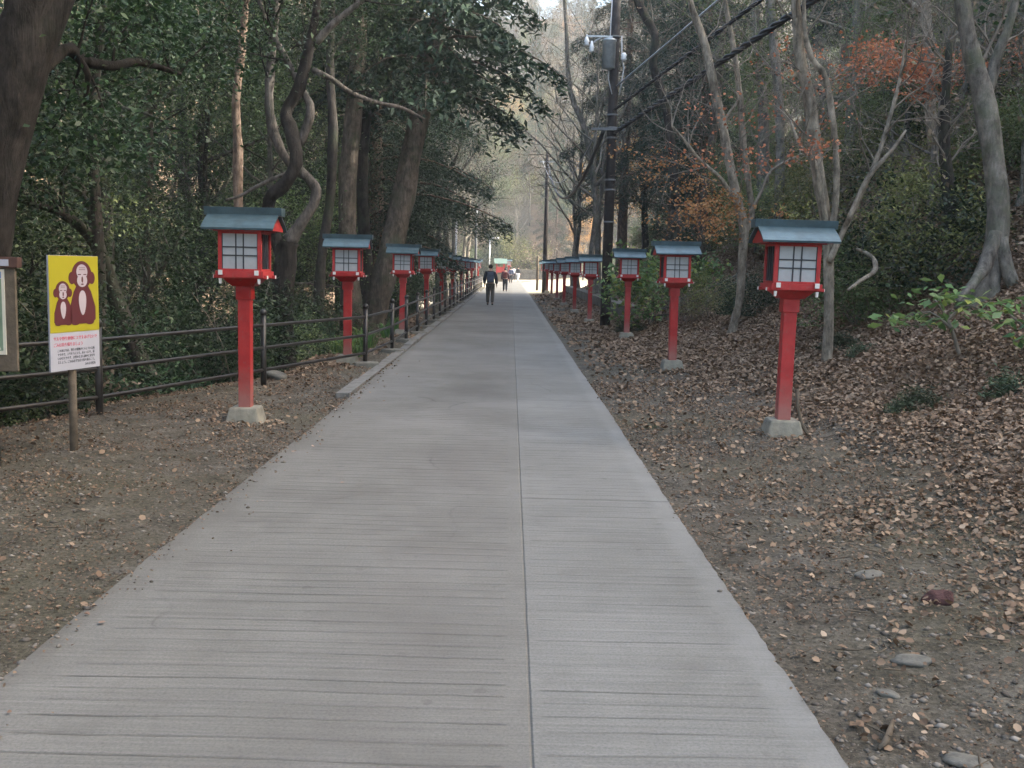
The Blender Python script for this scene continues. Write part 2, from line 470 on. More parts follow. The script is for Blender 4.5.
M['ground'] = ground_material()
M['path'] = path_material()
M['red'] = red_paint()
M['roof'] = flat('roof_copper', (.066, .108, .128), .42, .35, 5, .3, .5, .15, (.05, .062, .06))
M['pane'] = flat('paper_pane', (.36, .365, .37), .5, .10, 5, spec=.3, bumpv=.03, dirt=(.26, .255, .24))
M['lattice'] = flat('lattice', (.03, .03, .035), .5, .2, 20)
M['dark_side'] = flat('side_glass', (.035, .035, .045), .25, .2, 6, spec=.5, bumpv=0)
M['white_cap'] = flat('white_cap', (.66, .62, .59), .6, .12, 20)
M['concrete'] = flat('old_concrete', (.215, .198, .162), .9, .28, 9, spec=.2, bumpv=.5, dirt=(.17, .16, .12))
M['kerb'] = flat('kerb_concrete', (.15, .142, .132), .9, .3, 9, spec=.2, bumpv=.5, dirt=(.08, .075, .06))
M['fence'] = flat('fence_metal', (.022, .019, .018), .42, .4, 14, .3, .5, .1, (.045, .035, .03))
M['pole'] = flat('pole_dark', (.028, .022, .021), .7, .3, 10, spec=.3, bumpv=.3, dirt=(.07, .06, .055))
M['pole_grey'] = flat('pole_grey', (.13, .135, .14), .6, .2, 12, bumpv=.05)
M['metal'] = flat('galvanised', (.36, .38, .40), .45, .15, 12, .5, .5, .05)
M['porcelain'] = flat('porcelain', (.72, .72, .74), .3, .08, 8, bumpv=0)
M['cable'] = flat('cable', (.02, .02, .022), .6, .2, 10, bumpv=0)
M['cable_grey'] = flat('cable_grey', (.38, .39, .41), .6, .1, 10, bumpv=0)
M['wood'] = flat('weathered_wood', (.10, .08, .06), .85, .35, 10, spec=.15, bumpv=.5)
M['stone'] = flat('rock', (.135, .125, .108), .9, .4, 9, spec=.2, bumpv=.8, dirt=(.12, .115, .09))
M['clod'] = flat('red_clod', (.075, .04, .038), .95, .4, 25, spec=.1, bumpv=.9)
M['pebble'] = leafmat('pebble', [(0, (.07, .06, .047)), (.5, (.145, .128, .104)), (.85, (.22, .198, .165)), (1, (.33, .302, .26))], 0, .85, 0)
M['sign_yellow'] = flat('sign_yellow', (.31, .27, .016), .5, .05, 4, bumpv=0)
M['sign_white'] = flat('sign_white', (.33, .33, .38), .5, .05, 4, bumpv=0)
M['ink_red'] = flat('ink_red', (.50, .06, .10), .6, .1, 5, bumpv=0)
M['ink_black'] = flat('ink_black', (.05, .05, .06), .6, .1, 5, bumpv=0)
M['monkey_fur'] = flat('monkey_fur', (.075, .013, .017), .6, .05, 5, bumpv=0)
M['monkey_face'] = flat('monkey_face', (.36, .31, .34), .6, .03, 5, bumpv=0)
M['map_green'] = flat('map_green', (.13, .19, .13), .5, .35, 7, bumpv=0)
M['map_blue'] = flat('map_blue', (.10, .16, .36), .5, .1, 7, bumpv=0)
M['map_cream'] = flat('map_cream', (.50, .47, .40), .5, .1, 7, bumpv=0)
M['board_red'] = flat('board_red', (.07, .032, .024), .7, .2, 9)
M['skin'] = flat('skin', (.42, .26, .19), .6, .08, 6, bumpv=0)
M['hair'] = flat('hair', (.014, .012, .012), .6, .3, 30, bumpv=.2)


# ------------------------------------------------------------------ the setting: ground and path
def axis(parts):
    out = []
    for a, b, s in parts:
        out += list(np.arange(a, b - 1e-6, s))
    return np.array(out + [parts[-1][1]])


gx = axis([(-100, -40, 10), (-40, -14, 2), (-14, -6, .6), (-6, 9, .16), (9, 20, .6), (20, 60, 2), (60, 100, 10)])
gy = axis([(-30, -4, 2), (-4, 1.5, .5), (1.5, 14, .16), (14, 30, .35), (30, 90, 1.2), (90, 150, 3), (150, 260, 10)])
GX, GY = np.meshgrid(gx, gy)
GZ = H(GX, GY)
nx, ny = len(gx), len(gy)
idx = np.arange(nx * ny).reshape(ny, nx)
Fq = np.stack([idx[:-1, :-1], idx[:-1, 1:], idx[1:, 1:], idx[1:, :-1]], -1).reshape(-1, 4)
gme = np_mesh('ground', np.stack([GX, GY, GZ], -1).reshape(-1, 3), Fq)
gme.polygons.foreach_set('use_smooth', [True] * len(gme.polygons))
go = link('ground', gme, M['ground']); tag(go, kind='structure')

XL, XR = -1.83, 1.10
mbp = MB()
ys = list(np.arange(-6, 2, .5)) + list(np.arange(2, 16, .07)) + list(np.arange(16, 60, .5)) + list(np.arange(60, 101, 2.0))
chip = random.Random(4)
def ch(y):
    if y < 2 or y > 16: return 0
    return chip.uniform(-.004, .004) + (chip.uniform(.006, .014) if chip.random() < .05 else 0)
rows = [(XL + ch(y) + .006 * math.sin(y * .7) + .005 * math.sin(y * 2.3), XR - ch(y) + .005 * math.sin(y * .6 + 1) + .003 * math.sin(y * 1.9), y, y) for y in ys]
for a in np.arange(.08, 1.0, .08):                       # the bend to the right at the far end
    cx, cy, rr = 24.0, 100.0, 24.0
    rows.append((cx - (rr - XL) * math.cos(a), cx - (rr - XR) * math.cos(a), cy + (rr - XL) * math.sin(a), cy + (rr - XR) * math.sin(a)))
vs, fs = [], []
for xl, xr, yl, yr in rows:
    for k in range(5):
        t = k / 4
        vs.append((xl + (xr - xl) * t, yl + (yr - yl) * t, .012))
n0 = len(vs)
for xl, xr, yl, yr in rows:
    vs.append((xl - .01, yl, -.15)); vs.append((xr + .01, yr, -.15))
for i in range(len(rows) - 1):
    for k in range(4):
        fs.append((i * 5 + k, i * 5 + k + 1, i * 5 + k + 6, i * 5 + k + 5))
    fs.append((n0 + 2 * i, i * 5, i * 5 + 5, n0 + 2 * i + 2))
    fs.append((i * 5 + 4, n0 + 2 * i + 1, n0 + 2 * i + 3, i * 5 + 9))
mbp.add(vs, fs)
po = mbp.build('path', M['path']); tag(po, kind='structure')

# broken low kerb along the left edge from the bend of the fence onward
mk = MB()
y = 11.6
while y < 60:
    L = rnd.uniform(1.2, 2.2)
    mk.box(XL - .17 + rnd.uniform(-.015, .015), XL - .022, y, y + L - .03, -.1, .035 + rnd.uniform(-.01, .012))
    y += L
ko = mk.build('path_kerb', M['kerb'], bevel=.008); tag(ko, kind='structure')

# ------------------------------------------------------------------ lanterns
def make_lantern():
    root = thing('roadside_lantern', (0, 0, 0), 'x', 'lantern')
    ch = []
    def P(mb, name, m, par=None, bevel=0.0):
        o = mb.build(name, m, par or root, bevel); ch.append(o); return o
    b = MB(); b.frustum(.42, .42, -.12, .29, .29, .15); P(b, 'footing', M['concrete'], bevel=.02)
    b = MB(); b.box(-.064, .064, -.066, .066, .14, 1.375); P(b, 'post', M['red'], bevel=.006)
    b = MB()
    b.box(-.080, .080, -.082, .082, 1.20, 1.37)
    b.frustum(.22, .22, 1.33, .40, .40, 1.415)
    P(b, 'bracket', M['red'], bevel=.004)
    b = MB(); b.box(-.245, .245, -.245, .245, 1.415, 1.475)
    for s in (-1, 1):
        b.box(s * .185 - .024, s * .185 + .024, -.275, .275, 1.437, 1.485)
        b.box(-.275, .275, s * .185 - .022, s * .185 + .022, 1.405, 1.4365)
    P(b, 'tray', M['red'], bevel=.003)
    for sx in (-1, 1):
        for sy in (-1, 1):
            b = MB(); b.box(sx * .185 - .022, sx * .185 + .022, sy * .2755, sy * .281, 1.438, 1.484); P(b, 'beam_cap', M['white_cap'], bevel=.002)
            b = MB(); b.box(sx * .2755, sx * .281, sy * .185 - .020, sy * .185 + .020, 1.406, 1.436); P(b, 'beam_cap', M['white_cap'], bevel=.002)
    for sx in (-1, 1):
        b = MB(); b.frustum(.02, .02, 1.355, .028, .028, 1.404, sx * .20, -.225); P(b, 'hanger', M['white_cap'])
    b = MB()
    for sx in (-1, 1):
        for sy in (-1, 1):
            b.box(sx * .203 - .019, sx * .203 + .019, sy * .203 - .019, sy * .203 + .019, 1.475, 1.85)
    for s in (-1, 1):
        b.box(-.184, .184, s * .203 - .016, s * .203 + .016, 1.476, 1.497)
        b.box(-.184, .184, s * .203 - .016, s * .203 + .016, 1.828, 1.848)
        b.box(s * .203 - .016, s * .203 + .016, -.184, .184, 1.476, 1.497)
        b.box(s * .203 - .016, s * .203 + .016, -.184, .184, 1.828, 1.848)
    P(b, 'frame', M['red'])
    for s, m in ((-1, 'pane'), (1, 'pane')):
        b = MB(); y = s * .203; b.box(-.184, .184, y - .004, y + .004, 1.497, 1.828); w = P(b, 'window', M[m])
        b = MB(); y2 = y + s * .009
        for t in (.39, .60):
            b.box(-.184 + .368 * t - .006, -.184 + .368 * t + .006, y2 - .005, y2 + .005, 1.497, 1.828)
        for t in (.38, .62):
            b.box(-.184, .184, y2 - .0045, y2 + .0045, 1.828 - .331 * t - .006, 1.828 - .331 * t + .006)
        for x_ in (-1, 1): b.box(x_ * .180 - .004, x_ * .180 + .004, y2 - .004, y2 + .004, 1.497, 1.828)
        P(b, 'lattice', M['lattice'], w)
    for s in (-1, 1):
        b = MB(); x = s * .203; b.box(x - .004, x + .004, -.184, .184, 1.497, 1.828); w = P(b, 'side_window', M['dark_side'])
        b = MB(); x2 = x + s * .010
        for t in (.28, .5, .72):
            b.box(x2 - .005, x2 + .005, -.184 + .368 * t - .009, -.184 + .368 * t + .009, 1.497, 1.828)
        P(b, 'lattice', M['lattice'], w)
    b = MB()
    b.box(-.26, .26, -.26, .26, 1.85, 1.885)
    for sx in (-1, 1):                      # the gable boards under each roof end
        b.prism([(-.285, 1.862), (.285, 1.862), (.285, 1.884), (0.0, 2.01), (-.285, 1.884)], sx * .318 - .018, sx * .318 + .018)
    for sy in (-1, 1):
        b.box(-.298, .298, sy * .262 - .02, sy * .275 + .02, 1.862, 1.886)
    P(b, 'eave_board', M['red'])
    b = MB()
    top = [(-.335, 1.880), (-.295, 1.908), (-.22, 1.952), (-.11, 2.0), (-.06, 2.028), (.06, 2.028), (.11, 2.0), (.22, 1.952), (.295, 1.908), (.335, 1.880)]
    bot = [(y, z - .022) for y, z in top]
    bot = [(-.328, 1.860)] + bot[1:-1] + [(.328, 1.860)]
    b.prism(top[::-1] + bot, -.368, .368)
    r = P(b, 'roof', M['roof'])
    b = MB(); b.prism([(-.085, 2.004), (.085, 2.004), (.10, 2.066), (.105, 2.082), (-.105, 2.082), (-.10, 2.066)][::-1], -.402, .402)
    P(b, 'ridge_cap', M['roof'], r, .003)
    for o in ch:
        o.data.transform(Matrix.Diagonal((.93, .90, .945, 1)))
    return root, ch


LAN, LANCH = make_lantern()
ORD = ['first', 'second', 'third', 'fourth', 'fifth', 'sixth', 'seventh', 'eighth', 'ninth', 'tenth', 'eleventh']
lrow = [(at(246, 400, 9.55)[0], 9.55), (at(347.5, 360, 15.3)[0], 15.3), (at(402, 330, 21.6)[0], 21.6)]
lrow += [(-2.36, 28.3), (-2.40, 35.0), (-2.40, 41.6), (-2.38, 48.2), (-2.38, 54.6), (-2.38, 61.0), (-2.40, 68.0)]
rrow = [(at(783.5, 400, 9.2)[0], 9.2), (at(673, 340, 15.5)[0], 15.5), (at(627, 320, 22.0)[0], 22.0)]
rrow += [(2.28, 28.6), (2.25, 35.0), (2.22, 41.4), (2.22, 47.8), (2.22, 54.2), (2.22, 60.6), (2.25, 67.5)]
LAB_L = {0: 'large red lantern with dark teal roof beside the crooked tree',
         1: 'red lantern standing just behind the corner post of the dark rail fence',
         2: 'bright red lantern with light blue roof in front of the leaning trunk'}
LAB_R = {0: 'large red lantern on a pale concrete footing, nearest on the right verge',
         1: 'red lantern at the edge of the leaf heap, second on the hillside verge',
         2: 'red lantern just in front of the tall dark utility pole'}
used = False
for side, row, labs, grp, where in (('l', lrow, LAB_L, 'red lanterns behind the rail fence', 'the rail fence row'),
                                    ('r', rrow, LAB_R, 'red lanterns along the hillside verge', 'the hillside verge row')):
    for i, (x, y) in enumerate(row):
        lab = labs.get(i, '%s red lantern from the camera in %s' % (ORD[i], where))
        z = float(H(x, y)) - .005
        rz = rnd.uniform(-.05, .05); ln = (rnd.uniform(-.008, .008), rnd.uniform(-.01, .01))
        if side == 'l' and i == 0: ln, rz = (0, 0), .0
        if side == 'r' and i == 0: ln, rz = (0, .004), -.02
        if not used:
            LAN.location = (x, y, z); LAN.rotation_euler = (ln[0], ln[1], rz); LAN.scale = (.97, .97, 1.035); tag(LAN, lab, 'lantern', grp); used = True
        else:
            dup(LAN, (x, y, z), rz, (1, 1, 1), ln, lab, grp, LANCH)

# the power cable at the foot of the near right lantern
p = rrow[0]; z0 = float(H(*p))
mb = MB(); mb.tube([(p[0] + .11, p[1] - .04, z0 + .42), (p[0] + .12, p[1] - .05, z0 + .25), (p[0] + .16, p[1] - .08, z0 + .1), (p[0] + .24, p[1] - .14, z0 - .03)], .018, 6)
tag(mb.build('cable_conduit', M['wood']), 'short brown conduit curving out of the soil at the near right lantern', 'conduit')

# ------------------------------------------------------------------ rail fence on the left
fpts = [(-5.35, 6.9), (-3.95, 9.6), (-3.05, 12.4), (-2.2, 15.3)]
y = 17.75
while y < 74:
    fpts.append((-2.08, y)); y += 2.42
fr = thing('rail_fence', (fpts[3][0], fpts[3][1], float(H(*fpts[3]))), 'dark brown metal rail fence running along the left side of the path', 'fence')
ox, oy, oz = fr.location
for i, (x, y) in enumerate(fpts):
    z = float(H(x, y)) if i > 2 else 0.0
    mb = MB(); mb.tube([(x - ox, y - oy, z - .35 - oz), (x - ox, y - oy, z + .90 - oz)], .036, 10)
    mb.lathe([(.044, z + .885 - oz), (.046, z + .92 - oz), (.030, z + .95 - oz), (.008, z + .958 - oz)], 10, x - ox, y - oy)
    mb.build('post', M['fence'], fr)
    if i >= 3:
        mb = MB(); mb.frustum(.42, .34, -.15, .36, .28, .075, 0, 0)
        o = mb.build('footing_block', M['stone'], fr, .02); o.location = (x - ox + .03, y - oy - .08, z - oz); o.rotation_euler = (0, 0, rnd.uniform(-.3, .3))
for h in (.20, .475, .755):
    pts = []
    for i, (x, y) in enumerate(fpts):
        z = float(H(x, y)) if i > 2 else 0.0
        pts.append((x - ox, y - oy, z + h - oz))
    dense = []
    for a, b in zip(pts[:-1], pts[1:]):
        for t in (0, .5): dense.append(tuple(np.array(a) * (1 - t) + np.array(b) * t))
    dense.append(pts[-1])
    mb = MB(); mb.tube(dense, .0215, 8); mb.build('rail', M['fence'], fr)

# ------------------------------------------------------------------ signs
def poly(mb, pts, y, thick=.0015):
    """flat outline in the sign's plane (x, z), with real thickness towards -y"""
    mb.prism([(x, z) for x, z in pts][::-1], y - thick, y, axis='y')


def oval(cx, cz, rx, rz, n=24, egg=0.0):
    return [(cx + rx * math.cos(a) * (1 + egg * math.sin(a)), cz + rz * math.sin(a)) for a in [2 * math.pi * k / n for k in range(n)]]


def text_mesh(body, size, x, z, y, m, parent, name, width=None, align='LEFT'):
    c = bpy.data.curves.new('lettering', 'FONT'); c.body = body; c.size = size; c.extrude = .0006; c.align_x = align
    c.resolution_u = 2
    t = bpy.data.objects.new('lettering', c); COL.objects.link(t)
    bpy.context.view_layer.update()
    me = bpy.data.meshes.new_from_object(t.evaluated_get(bpy.context.evaluated_depsgraph_get()))
    w = max(v.co.x for v in me.vertices) - min(v.co.x for v in me.vertices)
    COL.objects.unlink(t); bpy.data.objects.remove(t); bpy.data.curves.remove(c)
    s = (width / w) if width else 1
    me.transform(Matrix.Diagonal((s, 1, 1, 1)))
    me.transform(Matrix.Rotation(math.pi / 2, 4, 'X'))
    me.transform(Matrix.Translation((x, y, z)))
    me.materials.clear()
    return link(name, me, m, parent)


pl, pr = at(48.5, 314, 7.62), at(98, 316, 8.16)
W = float(np.linalg.norm((pr - pl)[:2])); ang = math.atan2(pr[1] - pl[1], pr[0] - pl[0])
mid = (pl + pr) / 2
zt, zb = float(at(48.5, 255, 7.62)[2]), float(at(48.5, 372.5, 7.62)[2])
sg = thing('monkey_sign', (mid[0], mid[1], float(H(mid[0], mid[1]))), 'yellow and white notice sign with two cartoon monkeys on a thin wooden post', 'sign', rz=ang)
z0 = sg.location.z; zt -= z0; zb -= z0
zs = zb + (zt - zb) * .335
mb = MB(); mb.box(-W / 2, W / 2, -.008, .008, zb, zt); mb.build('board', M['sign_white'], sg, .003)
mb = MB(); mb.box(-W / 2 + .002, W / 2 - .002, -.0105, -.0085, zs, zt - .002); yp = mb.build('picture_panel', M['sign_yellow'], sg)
mb = MB(); mb.tube([(0, .035, -.35), (0.005, .035, zb + .3)], .032, 8); mb.build('post', M['wood'], sg)


def monkey(cx, zf, h, par):
    """seated cartoon monkey seen from the front: fur, then pale face and belly, then features"""
    S = h
    f = MB()
    def e(*a, lay=0, mb=f): poly(mb, oval(*a), -.011 - lay * .0016)
    e(cx, zf + .79 * S, .235 * S, .225 * S)                    # head
    e(cx - .235 * S, zf + .74 * S, .075 * S, .10 * S, lay=.2); e(cx + .235 * S, zf + .74 * S, .075 * S, .10 * S, lay=.3)   # ears
    poly(f, [(cx - .20 * S, zf + .52 * S), (cx - .29 * S, zf + .28 * S), (cx - .30 * S, zf + .06 * S), (cx - .22 * S, zf), (cx + .22 * S, zf), (cx + .31 * S, zf + .06 * S), (cx + .31 * S, zf + .27 * S), (cx + .21 * S, zf + .52 * S), (cx + .1 * S, zf + .66 * S), (cx - .1 * S, zf + .66 * S)], -.0116)
    e(cx - .17 * S, zf + .03 * S, .10 * S, .05 * S, lay=.5); e(cx + .17 * S, zf + .03 * S, .10 * S, .05 * S, lay=.6)   # feet
    f.build('monkey', M['monkey_fur'], par)
    g = MB()
    e(cx, zf + .84 * S, .13 * S, .12 * S, lay=1.2, mb=g); e(cx, zf + .70 * S, .12 * S, .105 * S, lay=1.4, mb=g)
    poly(g, oval(cx, zf + .34 * S, .085 * S, .20 * S, 24, .25), -.0132)
    g.build('monkey_face', M['monkey_face'], par)
    k = MB()
    for s in (-1, 1):
        k.prism([(cx + s * .065 * S - .035 * S, zf + .79 * S), (cx + s * .065 * S + .035 * S, zf + .79 * S), (cx + s * .065 * S + .03 * S, zf + .805 * S), (cx + s * .065 * S - .03 * S, zf + .805 * S)], -.0168, -.0152, axis='y')
    for zz in (.87, .90):
        k.prism([(cx - .07 * S, zf + zz * S), (cx + .07 * S, zf + zz * S), (cx + .07 * S, zf + (zz + .008) * S), (cx - .07 * S, zf + (zz + .008) * S)], -.0168, -.0152, axis='y')
    poly(k, oval(cx, zf + .715 * S, .018 * S, .05 * S), -.0154)
    poly(k, oval(cx, zf + .64 * S, .03 * S, .012 * S), -.0154)
    k.build('monkey_features', M['monkey_fur'], par)


ph = zt - zs
monkey(.085, zs + .10 * ph, .82 * ph, yp)
monkey(-.135, zs + .10 * ph, .56 * ph, yp)
hw = zs - zb
text_mesh('サルや野生動物にエサをあげないで', .034, -W / 2 + .035, zs - hw * .20, -.0088, M['ink_red'], sg, 'lettering', W * .88)
text_mesh('ごみは持ち帰りましょう', .034, -W / 2 + .035, zs - hw * .36, -.0088, M['ink_red'], sg, 'lettering', W * .57)
for k, tx in enumerate(['このあたりは、野生の動物がくらしている所', 'ですので、エサを与えたり、近よったり、追', 'いかけたりせず、自然のままに静かに見守り', 'ましょう。ごみは必ず各自で持ち帰ること。']):
    text_mesh(tx, .025, -W / 2 + .075, zs - hw * (.50 + .10 * k), -.0088, M['ink_black'], sg, 'lettering', W * .75)
text_mesh('みのお市役所', .025, W / 2 - .055 - W * .22, zs - hw * .91, -.0088, M['ink_black'], sg, 'lettering', W * .22)

# the map board cut by the left edge of the photograph
br = at(16, 300, 7.3)
ib = thing('map_board', (br[0] - .55, br[1], float(H(br[0] - .55, br[1]))), 'brown wooden map board with a cream framed trail map beside the monkey sign', 'notice board', rz=.10)
z0 = ib.location.z
zz = lambda py: float(at(10, py, 7.3)[2]) - z0
mb = MB(); mb.box(-.53, .53, -.02, .02, zz(372), zz(268)); mb.build('panel', M['wood'], ib, .004)
mb = MB(); mb.box(-.56, .56, -.045, .045, zz(268) + .002, zz(257)); mb.build('title_beam', M['board_red'], ib, .005)
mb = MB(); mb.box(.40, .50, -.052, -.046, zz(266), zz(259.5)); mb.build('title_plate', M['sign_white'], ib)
mb = MB(); mb.box(-.46, .46, -.032, -.021, zz(355), zz(269.5)); ms = mb.build('map_frame', M['map_cream'], ib)
mb = MB(); mb.box(-.44, .44, -.0345, -.0325, zz(351), zz(279)); mb.build('map_sheet', M['map_green'], ms)
mb = MB(); mb.box(-.44, .44, -.0345, -.0325, zz(278.5), zz(272)); mb.build('map_heading', M['map_blue'], ms)
for k in range(3):
    mb = MB(); pts = [(.42 - .06 * k - .10 * math.sin(t * (3 + k) + k) * .8 - k * .2, -.0345, zz(350) + (zz(281) - zz(350)) * t) for t in np.linspace(0, 1, 14)]
    mb.tube(pts, .006, 5); mb.build('map_trail', M['map_cream'], ms)
for s in (-1, 1):
    mb = MB(); mb.box(s * .30 - .045, s * .30 + .045, .021, .10, -.3, zz(258)); mb.build('leg', M['bark_dark'], ib, .006)

# ------------------------------------------------------------------ foliage tools
def leafset(rng, C, size, aspect=.55, up=1.0, fold=.10, long_dir=None):
    """one diamond leaf per centre"""
    n = len(C)
    nr = rng.normal(0, 1, (n, 3)); nr[:, 2] = np.abs(nr[:, 2]) * .6 + up
    nr /= np.linalg.norm(nr, axis=1)[:, None]
    a = rng.normal(0, 1, (n, 3))
    if long_dir is not None: a = a * .45 + np.asarray(long_dir)
    a -= nr * np.sum(a * nr, 1)[:, None]; a /= np.linalg.norm(a, axis=1)[:, None] + 1e-9
    b = np.cross(nr, a)
    s = (size * rng.uniform(.65, 1.35, n))[:, None]
    V = np.stack([C - a * s * .5, C + b * s * aspect * .5 + nr * s * fold - a * s * .08, C + a * s * .5, C - b * s * aspect * .5 + nr * s * fold - a * s * .08], 1).reshape(-1, 3)
    F = np.arange(4 * n).reshape(n, 4)
    return V, F


def leafmesh(name, rng, C, size, mat_, **kw):
    C = np.asarray(C, float)
    V, F = leafset(rng, C, size, **kw)
    v = np.clip(rng.beta(2, 2.3, len(F)) , 0, 1)
    me = np_mesh(name, V, F, v); me.materials.append(mat_)
    return me


def litter_leaves(rng, C, size, up):
    """dry fallen leaves: two curled half-blades along a midrib"""
    n = len(C)
    nr = rng.normal(0, 1, (n, 3)); nr[:, 2] = np.abs(nr[:, 2]) * .6 + up
    nr /= np.linalg.norm(nr, axis=1)[:, None]
    a = rng.normal(0, 1, (n, 3)); a -= nr * np.sum(a * nr, 1)[:, None]; a /= np.linalg.norm(a, axis=1)[:, None]
    b = np.cross(nr, a)
    s = (size * rng.uniform(.55, 1.35, n))[:, None]
    asp = rng.uniform(.28, .5, n)[:, None]; c1 = rng.uniform(-.05, .3, n)[:, None]; c2 = rng.uniform(-.05, .3, n)[:, None]; bend = rng.uniform(-.1, .3, n)[:, None]
    base = C - a * s * .5 + nr * s * bend * .5; tip = C + a * s * .5 + nr * s * bend
    l1 = C - a * s * .22 + b * s * asp * .85 + nr * s * c1; l2 = C + a * s * .18 + b * s * asp + nr * s * c1
    r1 = C - a * s * .22 - b * s * asp * .85 + nr * s * c2; r2 = C + a * s * .18 - b * s * asp + nr * s * c2
    V = np.stack([base, l1, l2, tip, r2, r1], 1).reshape(-1, 3)
    o = (np.arange(n) * 6)[:, None]
    F = np.concatenate([o + np.array([[0, 3, 2, 1]]), o + np.array([[0, 5, 4, 3]])], 1).reshape(-1, 4)
    return V, F


def nrm(v):
    return v / (np.linalg.norm(v) + 1e-9)


def branch(mb, rng, p, d, L, r, lev, P, tips):
    n = 5
    pts = [p]; rad = [r]; dd = d
    for i in range(n):
        dd = nrm(dd + rng.normal(0, P['wob'], 3) + np.array((0, 0, P['trop'][min(lev, len(P['trop']) - 1)])))
        pts.append(pts[-1] + dd * L / n); rad.append(max(.003, r * (1 - .8 * (i + 1) / n)))
    mb.tube(pts, rad, max(3, P.get('sides', 7) - 2 * lev), cap=False)
    if lev >= P['lev'] - 1:
        for t in P.get('tipt', (.35, .6, .8, 1.0)):
            q = t * n; i = min(int(q), n - 1)
            tips.append(pts[i] + (pts[i + 1] - pts[i]) * (q - i))
        return
    k = P['kids'][lev]
    for j in range(k):
        t = P.get('start', .25) + (1 - P.get('start', .25)) * (j + rng.uniform(.2, .8)) / k
        q = t * n; i = min(int(q), n - 1)
        b0 = pts[i] + (pts[i + 1] - pts[i]) * (q - i)
        ax = nrm(pts[i + 1] - pts[i])
        perp = nrm(np.cross(ax, rng.normal(0, 1, 3)))
        perp[2] *= P.get('flat', 1.0)
        cd = nrm(ax * P.get('fwd', .7) + perp)
        branch(mb, rng, b0, cd, L * P['ratio'] * rng.uniform(.7, 1.2) * (1.1 - .4 * t), max(.004, rad[i] * .62), lev + 1, P, tips)


def trunk_line(rng, h, r, wob=.03, lean=(0, 0)):
    z = np.linspace(-.6, h, 12)
    x = np.cumsum(rng.normal(0, wob * h / 12, 12)) + lean[0] * z; yv = np.cumsum(rng.normal(0, wob * h / 12, 12)) + lean[1] * z
    x -= np.interp(0, z, x); yv -= np.interp(0, z, yv)
    rr = r * (1 - .82 * np.clip(z / h, 0, 1)) * (1 + .5 * np.exp(-np.maximum(z + .1, 0) / .35))
    return np.stack([x, yv, z], 1), rr


def broadleaf(seed, h, r, base, cr, nb, leaves, lsize, spread=.45):
    """trunk + crown meshes of an evergreen broadleaf tree"""
    rng = np.random.default_rng(seed)
    mb = MB(); tl, tr = trunk_line(rng, h, r, .06); mb.tube(tl, tr, 9)
    tips = []
    P = dict(wob=.22, trop=(.05, .0, -.05), lev=3, kids=(5, 4), ratio=.5, start=.3, fwd=.7, sides=7)
    for k in range(nb):
        t = base + (1 - base) * (k + rng.uniform(0, 1)) / nb
        z = t * h
        p = np.array([np.interp(z, tl[:, 2], tl[:, 0]), np.interp(z, tl[:, 2], tl[:, 1]), z])
        a = k * 2.4 + rng.uniform(-.5, .5)
        prof = math.sin(math.pi * min(1, max(.12, (t - base) / (1 - base) * .8 + .2))) ** .6
        d = nrm(np.array([math.cos(a), math.sin(a), rng.uniform(.1, .6) + .7 * t * t]))
        branch(mb, rng, p, d, cr * (prof * .9 + .15) * rng.uniform(.75, 1.1), np.interp(z, tl[:, 2], tr) * .5, 0, P, tips)
    tips = np.array(tips)
    C = tips[rng.integers(0, len(tips), leaves)] + rng.normal(0, 1, (leaves, 3)) * np.array([spread, spread, spread * .55])
    return mb, leaves_split(rng, C), lsize, rng


def leaves_split(rng, C):
    return C


def conifer(seed, h, r, base, cr, leaves, lsize):
    rng = np.random.default_rng(seed)
    mb = MB(); tl, tr = trunk_line(rng, h, r, .012); mb.tube(tl, tr, 9)
    C = []; D = []
    nb = 75
    for k in range(nb):
        t = base + (1 - base) * ((k + rng.uniform(0, 1)) / nb)
        z = t * h; u = (t - base) / (1 - base)
        L = cr * ((1 - u) ** .75 * .9 + .1) * rng.uniform(.6, 1.1)
        a = k * 2.399 + rng.uniform(-.4, .4)
        p = np.array([np.interp(z, tl[:, 2], tl[:, 0]), np.interp(z, tl[:, 2], tl[:, 1]), z])
        o = np.array([math.cos(a), math.sin(a), 0])
        s = np.linspace(0, 1, 6)
        pts = p + o * (s * L)[:, None] + np.array([0, 0, 1.0]) * ((.18 * s - .42 * s * s) * L)[:, None]
        mb.tube(pts, np.linspace(.05, .01, 6) * (1 - .5 * u), 4, cap=False)
        m = int(leaves / nb * (.35 + 1.3 * L / cr))
        q = rng.uniform(.12, 1, m) ** .7
        side = np.cross(o, (0, 0, 1.0))
        w = rng.normal(0, 1, m) * .28 * L * (1.05 - q * .75)
        c = p + o * (q * L)[:, None] + side * w[:, None]
        c[:, 2] += (.18 * q - .42 * q * q) * L - np.abs(w) * .35 + rng.normal(0, .10, m) - np.abs(rng.normal(0, .18, m))
        C.append(c); D.append(np.repeat(o[None] * .9 + np.array([[0, 0, -.45]]), m, 0))
    return mb, np.concatenate(C), np.concatenate(D), lsize, rng


